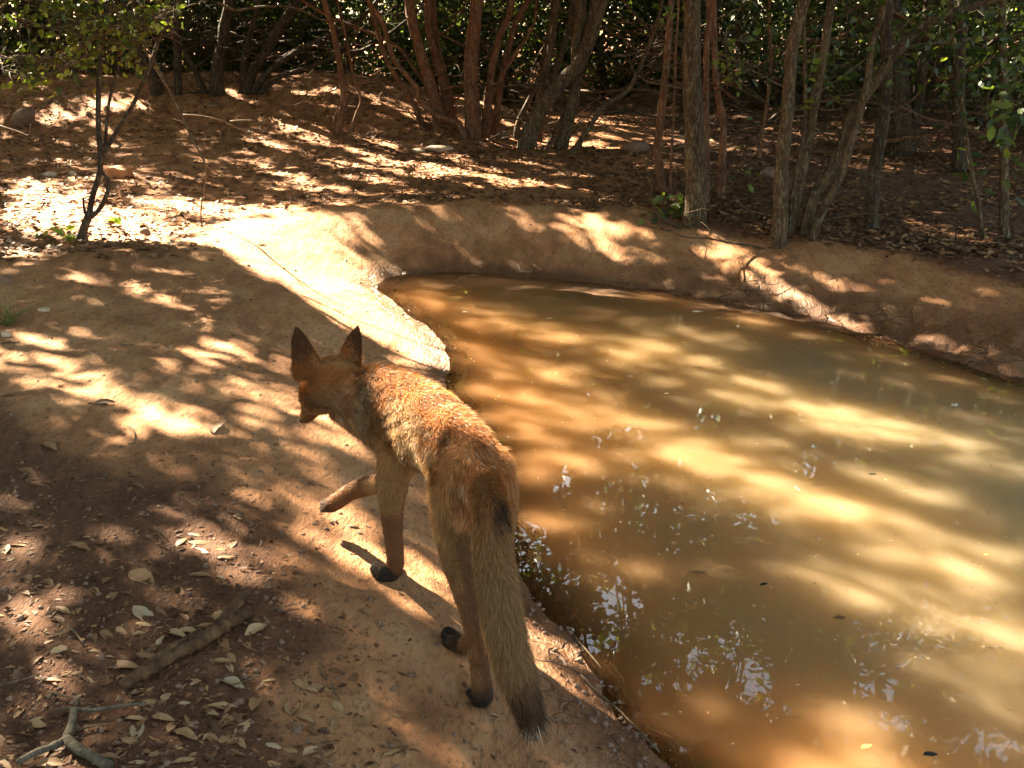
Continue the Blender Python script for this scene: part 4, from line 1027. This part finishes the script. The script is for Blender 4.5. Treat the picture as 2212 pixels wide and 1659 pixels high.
TW = [('thin twig lying left of the forked grey twig', [(0,1487),(30,1480),(60,1472),(88,1463)], .002), ('fine curved twig above the forked grey twig', [(113,1502),(160,1516),(200,1527),(228,1542)], .0015),
      ('short twig right of the forked grey twig', [(165,1585),(200,1577),(240,1573)], .0018), ('short upright-lying twig left of the stick', [(148,1360),(165,1375),(182,1398)], .002),
      ('thin twig right of the stick end', [(585,1323),(610,1318),(640,1311)], .0018), ('small twig under the raised paw', [(525,1480),(560,1465)][::-1]+[(500,1487)], .0016),
      ('thin twig low on the slope right of the tail', [(1180,1560),(1205,1562),(1235,1565)], .002), ('wet twig along the near waterline', [(1255,1465),(1290,1502),(1330,1535),(1370,1575),(1425,1632)], .0025),
      ('dark curved root sliver on the bank', [(275,925),(290,935),(292,960),(278,965)], .002), ('dark splinter on the bank left of the fox', [(190,876),(215,877),(232,876)], .002),
      ('short dark twig in the sun on the bank', [(262,750),(280,749),(292,749)], .002), ('thin twig on the slope beside the tail', [(1240,1380),(1275,1420),(1300,1450)], .0018),
      ('short twig on bare slope between leaves', [(715,1480),(722,1500),(735,1520)], .0016), ('bent twig on slope right of the stick', [(690,1450),(698,1468),(708,1475)], .0016),
      ('straight twig at the top of the bare slope', [(800,800),(830,802),(862,806)], .002), ('sliver beside the brown leaf heap', [(335,1145),(350,1155),(362,1168)], .0015)]
for lb, pts, r in TW:
    W = ground_path(pts, .004+r); o = MB(); o.add(*tube(W, np.linspace(r, r*.6, len(W)), 6, 4, rough=.25)); ob = o.build('twig', TWIG, origin=W[0]); tag(ob, lb, 'twig', 'thin twigs on the bank')

# ---------------------------------------------------------------- things floating on the pond
def m_plain(name, c, rough=.6):
    m, nt, out = mat(name); p = N(nt, 'ShaderNodeBsdfPrincipled'); p.inputs['Roughness'].default_value = rough
    n = noise(nt, N(nt, 'ShaderNodeTexCoord').outputs['Object'], 60, 4); nt.links.new(ramp(nt, [(.3, tuple(v*.7 for v in c)), (.7, c)], n), p.inputs['Base Color'])
    nt.links.new(p.outputs[0], out.inputs[0]); return m
ORL = m_plain('orange_leaf', (.75, .36, .09)); BRL = m_plain('wet_brown_leaf', (.16, .07, .03), .3); BKL = m_plain('black_wet_leaf', (.02, .018, .015), .25)
def float_leaf(label, px, py, wpx, m, v, ang=0.0):
    p = atz(px, py, ZW+.002); V, F = LEAFV[v]; s = wpx*p[1]/FPX
    me = bpy.data.meshes.new('floating_leaf'); me.from_pydata((V*np.array([s, s*1.3, s*.5])).tolist(), [], F.tolist()); me.materials.append(m); me.polygons.foreach_set('use_smooth', np.ones(len(F), bool))
    o = bpy.data.objects.new('floating_leaf', me); COL.objects.link(o); o.location = [float(q) for q in p]; o.rotation_euler = (0, 0, ang); tag(o, label, 'leaf', 'leaves floating on the pond')
float_leaf('bright orange leaf floating near the bottom of the pond', 1872, 1612, 36, ORL, 3, .4)
float_leaf('orange-brown leaf floating near the right edge', 2035+95, 1198, 14, ORL, 5, .2)
float_leaf('black soggy leaf floating at the bottom right', 2010, 1630, 40, BKL, 7, .1)
float_leaf('dark brown leaf floating in the lower middle of the pond', 1815, 1335, 36, BRL, 2, .0)
float_leaf('brown leaf floating right of the fox rump', 1510, 1238, 40, BRL, 4, -.3)
float_leaf('small dark leaf floating in the bright shaft at right', 1885, 1024, 22, BKL, 6, .1)
float_leaf('thin dark leaf floating in the middle of the pond', 1650, 1262, 24, BKL, 8, .4)
float_leaf('red-brown leaf floating by the near bank', 1462, 1503, 14, BRL, 9, 1.0)
PET = m_plain('pale_petal', (.75, .66, .5))
float_leaf('pale petal floating near the far left end of the pond', 1004, 674, 12, PET, 10, .1)
float_leaf('pale petal floating just right of the sunlit bank', 1187, 688, 15, PET, 11, .1)
float_leaf('pale sliver floating under the far bank', 1507, 673, 24, PET, 12, .05)
float_leaf('pale petal floating in the upper middle of the pond', 1440, 850, 13, PET, 13, .3)
def specks():
    n = 2200
    x = rng.uniform(-1.1, 2.3, n); y = rng.uniform(1.3, 5.1, n); d = pond_d(x, y); m = d < -.03; x, y = x[m], y[m]
    V, F, t = leaves(np.stack([x, y, np.full(len(x), ZW+.0015)], -1), .0065, 'diamond', flat=True, width=1.1, sizes_var=.8)
    V[:, 2] = np.clip(V[:, 2], ZW+.0008, ZW+.004)
    tag(npmesh('floating_specks', V, F, DEAD, attrs={'tone': np.clip(t**.6, 0, 1)}), 'scattered tiny specks of leaf and dust floating on the pond', 'debris', None, 'stuff')
specks()

# ---------------------------------------------------------------- the fox
exec_fox = True
def A(px, py, Y): return at(px, py, Y)
UPZ = (0, 0, 1)
# chain: name, [(px, py, Y, lateral radius, vertical radius)], ref
CH = [
 ('trunk', [(1035,1050,1.44,.026,.030),(1022,1035,1.475,.044,.056),(1000,995,1.54,.050,.058),(965,950,1.63,.050,.057),(925,925,1.72,.055,.070),(882,902,1.81,.056,.073),(845,888,1.87,.053,.076),(810,873,1.905,.050,.070),(775,862,1.93,.048,.057),(742,848,1.95,.045,.050)], UPZ),
 ('head', [(752,815,1.945,.030,.030),(726,822,1.955,.050,.047),(706,838,1.965,.050,.046),(690,854,1.98,.040,.037),(678,872,2.0,.023,.022),(668,890,2.02,.016,.017),(660,902,2.035,.011,.012)], UPZ),
 ('thigh_l', [(995,1000,1.47,.026,.038),(980,1060,1.48,.029,.046),(975,1120,1.495,.027,.040),(982,1190,1.47,.021,.029),(1000,1265,1.44,.0175,.020),(1018,1330,1.425,.0145,.018),(1028,1380,1.43,.0140,.0145),(1036,1440,1.43,.0140,.014),(1041,1485,1.432,.015,.015),(1041,1510,None,.0165,.013),(1036,1500,None,.0165,.011),(1032,1488,None,.012,.008)], (-.33, .94, 0)),
 ('thigh_r', [(1060,1000,1.49,.027,.038),(1070,1060,1.51,.029,.046),(1068,1125,1.53,.028,.040),(1068,1200,1.54,.021,.026),(1052,1275,1.53,.015,.018),(1045,1330,1.52,.0125,.015),(1028,1365,1.53,.0125,.0135),(1004,1395,None,.014,.014),(985,1388,None,.0165,.014),(968,1370,None,.014,.011)], (-.33, .94, 0)),
 ('fore_l', [(880,920,1.80,.026,.044),(862,975,1.795,.030,.046),(848,1035,1.79,.026,.034),(846,1100,1.80,.0205,.0225),(850,1160,1.815,.0165,.018),(854,1205,1.83,.0155,.0165),(851,1232,None,.0155,.0155),(832,1238,None,.0175,.014),(812,1228,None,.014,.011)], (-.33, .94, 0)),
 ('fore_r', [(905,925,1.86,.026,.040),(880,985,1.87,.025,.032),(845,1032,1.90,.020,.022),(800,1048,1.94,.0185,.019),(762,1060,1.97,.0165,.0165),(738,1076,1.985,.016,.0155),(716,1090,2.0,.0165,.0145),(703,1092,2.015,.012,.011)], (-.33, .94, 0)),
 ('tail', [(1022,1000,1.52,.020,.020),(1040,1030,1.46,.024,.024),(1054,1070,1.405,.023,.023),(1062,1120,1.35,.020,.020),(1066,1200,1.33,.022,.022),(1076,1280,1.32,.023,.023),(1090,1360,1.315,.022,.022),(1108,1430,1.315,.019,.019),(1128,1490,1.32,.014,.014),(1145,1540,1.32,.008,.008)], (-.33, .94, 0)),
]
HEAD_DIR0 = np.array([-.33, .94, 0.0])
chains = {}
def foot(px, py, r):
    q = hit(px, py+r*FPX/2.0*.85); return q + np.array([0, 0, r*.92])
mb = MB()
for nm, pts, ref in CH:
    W = np.array([A(p[0], p[1], p[2]) if p[2] else foot(p[0], p[1], p[4]) for p in pts]); ra = np.array([p[3] for p in pts]); rb = np.array([p[4] for p in pts])
    chains[nm] = (W, ra, rb)
    # rounded ends
    T0 = W[0]-W[1]; T0 /= np.linalg.norm(T0); T1 = W[-1]-W[-2]; T1 /= np.linalg.norm(T1)
    W2 = np.vstack([W[0]+T0*ra[0]*.7, W, W[-1]+T1*ra[-1]*.7]); a2 = np.concatenate([[ra[0]*.45], ra, [ra[-1]*.45]]); b2 = np.concatenate([[rb[0]*.45], rb, [rb[-1]*.45]])
    mb.add(*tube(W2, a2, 16, 5, ref=ref, rb=b2))
def toes(c, d, r=.0062, up=(0, 0, 1), spread=.0075, L=.019):
    d = np.array(d, float); d /= np.linalg.norm(d); l = np.cross(d, up); l /= np.linalg.norm(l)
    for q in (-1.5, -.5, .5, 1.5):
        a = np.array(c)+l*q*spread; b = a + d*(L-.0025*abs(q)) + l*q*.0012; e = b + d*.004 - np.array(up)*.004
        mb.add(*tube(np.array([a-d*.004, a, b, e]), [r*.7, r, r*.95, r*.35], 8, 4))
for nm, dr in (('thigh_l', HEAD_DIR0), ('thigh_r', HEAD_DIR0+np.array([-.5, 0, 0])), ('fore_l', HEAD_DIR0+np.array([-.4, 0, 0]))):
    Wc = chains[nm][0]; cc = Wc[-2].copy(); cc[2] = Wc[-2][2]-.003; toes(cc, dr, L=.016)
Wc = chains['fore_r'][0]; toes(Wc[-2]+(0, 0, -.003), Wc[-1]-Wc[-3], .0060)
# ears: flattened curved cones
hW = chains['head'][0]
facing = hW[-1]-hW[1]; facing /= np.linalg.norm(facing)
def ear(base, tip, wid, side):
    b = np.array(base); t = np.array(tip); ax = t-b; L = np.linalg.norm(ax); ax /= L
    sidev = np.cross(ax, np.array([facing[0], facing[1], 0])/np.linalg.norm(facing[:2])); sidev /= np.linalg.norm(sidev)
    fw = np.cross(sidev, ax); n = 9; V = []; F = []; m = 16
    for i in range(n):
        s = i/(n-1); wd_ = wid*(1-s**1.7)**.75*(1 if s > .12 else 1.0)+.0015; c = b+ax*L*s
        for j in range(m):
            a = 2*math.pi*j/m; u = math.cos(a); v = math.sin(a)
            q = c + sidev*u*wd_ + fw*(v*.0062*(1-.4*s) - (-.45*wd_)*(u*u)*1.0)
            V.append(q)
    V = np.array(V); Fq = quads(n, m); V = np.vstack([V, V[:m].mean(0), V[-m:].mean(0)])
    j = np.arange(m); j2 = (j+1) % m; T3 = np.vstack([np.stack([np.full(m, n*m), j, j2], -1), np.stack([np.full(m, n*m+1), (n-1)*m+j2, (n-1)*m+j], -1)])
    mb.add(V, Fq, T3); return b, t
EARS = [ear(A(676,812,1.935), A(640,708,1.93), .031, -1), ear(A(757,806,1.985), A(773,706,1.985), .031, 1)]
raw = mb.build('fox_raw', None)
md = raw.modifiers.new('r', 'REMESH'); md.mode = 'VOXEL'; md.voxel_size = .0030; md.use_smooth_shade = True
ms = raw.modifiers.new('s', 'SMOOTH'); ms.factor = .5; ms.iterations = 5
dg = bpy.context.evaluated_depsgraph_get(); fm = bpy.data.meshes.new_from_object(raw.evaluated_get(dg)); bpy.data.objects.remove(raw)
fm.name = 'fox'
NV = len(fm.vertices); FV = np.zeros(NV*3, np.float32); fm.vertices.foreach_get('co', FV); FV = FV.reshape(-1, 3).astype(float)
# nearest bone
segs = []
for nm, (W, ra, rb) in chains.items():
    for i in range(len(W)-1): segs.append((nm, i, W[i], W[i+1], ra[i], ra[i+1]))
for e, (b, t) in enumerate(EARS): segs.append(('ear', e, b, t, .02, .006))
def bone(P):
    best = np.full(len(P), 1e9); bi = np.zeros(len(P), int); bt = np.zeros(len(P))
    for k, (nm, i, a, b, r0, r1) in enumerate(segs):
        d = b-a; t = np.clip(((P-a) @ d)/(d @ d), 0, 1); r_ = r0+(r1-r0)*t
        dd = np.linalg.norm(P-a-t[:, None]*d, axis=1)-r_
        m = dd < best; best[m] = dd[m]; bi[m] = k; bt[m] = t[m]
    return bi, bt
SEGN = np.array([s[0] for s in segs]); SEGI = np.array([s[1] for s in segs]); SEGD = np.array([(s[3]-s[2])/np.linalg.norm(s[3]-s[2]) for s in segs])
HEAD_DIR = np.array([-.33, .94, 0.0])
def fur_style(P, Nn):
    bi, bt = bone(P + rng.normal(0, .009, P.shape)*(np.abs(P[:, 2]-.27) < .3)[:, None]*(P[:, 2] > .14)[:, None]); nm = SEGN[bi]; s = SEGI[bi]+bt; n = len(P)
    D = SEGD[bi].copy(); D[(nm == 'trunk')] *= -1; D[nm == 'head'] *= -1
    trunk = nm == 'trunk'; head = nm == 'head'; tail = nm == 'tail'; ear_ = nm == 'ear'; fore = (nm == 'fore_l') | (nm == 'fore_r'); hind = (nm == 'thigh_l') | (nm == 'thigh_r')
    D[trunk & (s < 1.2)] = np.array([.1, -.5, -.8])
    up = Nn[:, 2]
    col = np.zeros((n, 3)); L = np.full(n, .014)
    ruf = np.array([.40, .165, .058]); buff = np.array([.42, .255, .115]); grey = np.array([.36, .28, .18]); brown = np.array([.17, .078, .034]); blk = np.array([.04, .027, .02]); dkb = np.array([.10, .045, .022])
    r1 = rng.random(n)
    pn = fbm(P[:, 0]*28+P[:, 2]*9, P[:, 1]*20+P[:, 2]*25, 55, 3)
    def mix(a, b, t): t = np.clip(t, 0, 1)[:, None]; return a*(1-t)+b*t
    # trunk: rufous back, paler grizzled flank and shoulder
    c = mix(buff, ruf, sstep(-.1, .6, up)); c = mix(c, grey, (.6*sstep(5.2, 6.2, s)*sstep(7.6, 6.6, s))*(1-sstep(.5, .95, up))); pn2 = fbm(P[:, 0]*75+P[:, 2]*30, P[:, 1]*60+P[:, 2]*70, 57, 2); c = mix(c, grey, sstep(.5, .62, pn)*.6*(up < .6)); c = mix(c, brown, sstep(.48, .34, pn)*.7); c = mix(c, brown, sstep(.45, .3, pn2)*.6); c = mix(c, buff*1.1, sstep(.6, .72, pn2)*.5)
    c = mix(c, ruf, .6*sstep(2.0, .4, s)); c = mix(c, ruf, .4*sstep(7, 8, s))
    col[trunk] = c[trunk]; L[trunk] = .016; L = np.where(trunk & (s > 5.0) & (s < 8), .020, L)
    # head
    c = mix(ruf*.9, grey, .55*sstep(.1, -.5, up)); c = mix(c, buff, .5*(pn > .55)); c = mix(c, brown, .6*sstep(3.2, 4.6, s)); col[head] = c[head]; L[head] = np.where(s[head] > 3.2, .005, .011)
    col[ear_] = mix(mix(ruf*.8, dkb, sstep(.15, .5, bt)), dkb*.8, bt)[ear_]; L[ear_] = .006; L = np.where(ear_ & (bt < .2), .012, L)
    c = mix(mix(mix(buff, grey, .4*np.ones(n)), ruf, sstep(0, 1.2, s)*.7), brown*1.05, sstep(.8, 2.6, s)); c = mix(c, blk, sstep(5.2, 6.4, s)); c = mix(c, buff, .5*(Nn[:, 1] < -.3)*(s < 3)); col[fore] = c[fore]; L[fore] = np.where(s[fore] > 2.2, .0055, .013)
    c = mix(mix(buff, brown, .55*sstep(.6, .42, pn)), brown*1.15, sstep(2.6, 4.6, s)*.9); c = mix(c, ruf, .6*sstep(1.2, .2, s)); c = mix(c, dkb*1.5, .55*sstep(1.5, 3, s)*(Nn[:, 0] > .1)); c = mix(c, blk, sstep(7.3, 8.3, s)); col[hind] = c[hind]; L[hind] = np.where(s[hind] > 3.6, .007, np.where(s[hind] < 2, .013, .010))
    c = mix(buff*.62+brown*.35, ruf, .85*sstep(4.6, 1.6, s)); c = mix(c, buff, .4*(pn > .5)); spot = np.exp(-((s-3.0)/.24)**2)*sstep(-.1, .5, Nn[:, 0]); c = mix(c, blk*1.5, spot*1.0); c = mix(c, dkb*.6, .92*sstep(6.6, 8.2, s)); c = mix(c, brown*.8, .35*(r1 < .35)*(s > 2.5))
    col[tail] = c[tail]; L[tail] = np.interp(s[tail], [0, 1, 3, 5, 8, 9], [.010, .011, .015, .018, .030, .042])
    col[tail] *= np.interp(s[tail], [0, 2.5, 5], [1.0, .88, .66])[:, None]; col *= np.array([1.02, .92, .84]); L[trunk] *= 1.25
    return D, col, L, nm, s
fm.materials.clear()
def m_fur(name, hair):
    m, nt, out = mat(name); a = N(nt, 'ShaderNodeAttribute', attribute_name='hcol')
    p = N(nt, 'ShaderNodeBsdfPrincipled'); p.inputs['Roughness'].default_value = .55 if hair else .9; p.inputs['Specular IOR Level'].default_value = .16 if hair else .05
    nt.links.new(a.outputs['Color'], p.inputs['Base Color'])
    if hair:
        t = N(nt, 'ShaderNodeBsdfTranslucent'); nt.links.new(a.outputs['Color'], t.inputs[0]); mx = N(nt, 'ShaderNodeMixShader'); mx.inputs[0].default_value = .35
        nt.links.new(p.outputs[0], mx.inputs[1]); nt.links.new(t.outputs[0], mx.inputs[2]); nt.links.new(mx.outputs[0], out.inputs[0])
    else: nt.links.new(p.outputs[0], out.inputs[0])
    return m
UNDER = m_fur('undercoat', False); HAIR = m_fur('fur_hair', True)
NN = np.zeros(NV*3, np.float32); fm.vertices.foreach_get('normal', NN); NN = NN.reshape(-1, 3).astype(float)
_, colv, _, _, _ = fur_style(FV, NN)
at_ = fm.attributes.new('hcol', 'FLOAT_COLOR', 'POINT'); at_.data.foreach_set('color', np.concatenate([colv*.75, np.ones((NV, 1))], 1).astype(np.float32).ravel())
fm.materials.append(UNDER)
fox = bpy.data.objects.new('fox', fm); COL.objects.link(fox)
tag(fox, 'red fox walking away along the bank with one forepaw raised, head turned left', 'fox')
# fur blades
fm.calc_loop_triangles(); nt_ = len(fm.loop_triangles); tri = np.zeros(nt_*3, np.int32); fm.loop_triangles.foreach_get('vertices', tri); tri = tri.reshape(-1, 3)
a_, b_, c_ = FV[tri[:, 0]], FV[tri[:, 1]], FV[tri[:, 2]]; ar = np.linalg.norm(np.cross(b_-a_, c_-a_), axis=1)
NH = 520000
ti = rng.choice(nt_, NH, p=ar/ar.sum()); u, v = rng.random(NH), rng.random(NH); fl = u+v > 1; u[fl] = 1-u[fl]; v[fl] = 1-v[fl]
HP = a_[ti]*(1-u-v)[:, None]+b_[ti]*u[:, None]+c_[ti]*v[:, None]; HN = NN[tri[ti, 0]]*(1-u-v)[:, None]+NN[tri[ti, 1]]*u[:, None]+NN[tri[ti, 2]]*v[:, None]
D, hc, L, nm, ss = fur_style(HP, HN)
L = L*(.6+.7*rng.random(NH)); tn = (nm == 'tail')
cl = fbm(HP[:, 0]*90+HP[:, 1]*40, HP[:, 2]*90+HP[:, 1]*50, 66, 2)[:, None]-.5
D = D - HN*(D*HN).sum(1)[:, None]; D /= np.linalg.norm(D, axis=1)[:, None]+1e-9
sd_ = np.cross(HN, D)
lift = np.where(tn, .60, .46)[:, None]
d1 = D + HN*lift + sd_*cl*1.3 + rng.normal(0, .17, D.shape); d1 /= np.linalg.norm(d1, axis=1)[:, None]
d2 = d1 + np.array([0, 0, -.25]) + D*.3; d2 /= np.linalg.norm(d2, axis=1)[:, None]
wdt = (.00024+.00030*rng.random(NH))[:, None]; side = np.cross(d1, HN+rng.normal(0, .5, HN.shape)); side /= np.linalg.norm(side, axis=1)[:, None]+1e-9
Lc = L[:, None]
B0 = HP - HN*.001; M0 = B0 + d1*Lc*.5; T0 = M0 + d2*Lc*.5
V = np.stack([B0-side*wdt, B0+side*wdt, M0-side*wdt*.8, M0+side*wdt*.8, T0], 1).reshape(-1, 3)
i5 = np.arange(NH)*5
FQ = np.stack([i5, i5+1, i5+3, i5+2], -1); FT = np.stack([i5+2, i5+3, i5+4], -1)
br = (.65+.7*rng.random(NH))[:, None]; hcc = hc*br
wt_ = (tn & (ss > 8.85) & (rng.random(NH) < .30)) | ((rng.random(NH) < .03) & (nm == 'trunk'))
hcc[wt_] = np.array([.6, .55, .48])
tipc = np.where((rng.random(NH) < .5)[:, None], hcc*1.45+.03, hcc*.78)
cols = np.stack([hcc*.6, hcc*.6, hcc, hcc, tipc], 1).reshape(-1, 3)
npmesh('fur', V, [FQ, FT], HAIR, fox, smooth=True, attrs={'hcol': np.clip(cols, 0, 1)}, origin=(0, 0, 0))
# nose, eyes, claws
def blob(name, c, r, m, parent, sc=(1, 1, 1)):
    import bmesh
    bm = bmesh.new(); bmesh.ops.create_icosphere(bm, subdivisions=3, radius=r)
    for v in bm.verts: v.co = Vector((v.co.x*sc[0], v.co.y*sc[1], v.co.z*sc[2])) + Vector([float(q) for q in c])
    me = bpy.data.meshes.new(name); bm.to_mesh(me); bm.free(); me.materials.append(m); o = bpy.data.objects.new(name, me); COL.objects.link(o); o.parent = parent
    me.polygons.foreach_set('use_smooth', np.ones(len(me.polygons), bool)); return o
BLK = m_plain('black_skin', (.02, .018, .018), .35); EYE = m_plain('amber_eye', (.18, .08, .02), .1)
blob('nose', hW[-1]+facing*.012+np.array([0, 0, .002]), .0085, BLK, fox)
sv = np.cross(facing, (0, 0, 1)); sv /= np.linalg.norm(sv); upv = np.cross(sv, facing)
for s in (-1, 1): blob('eye', hW[3]+sv*s*.026+upv*.013+facing*.006, .0065, EYE, fox)
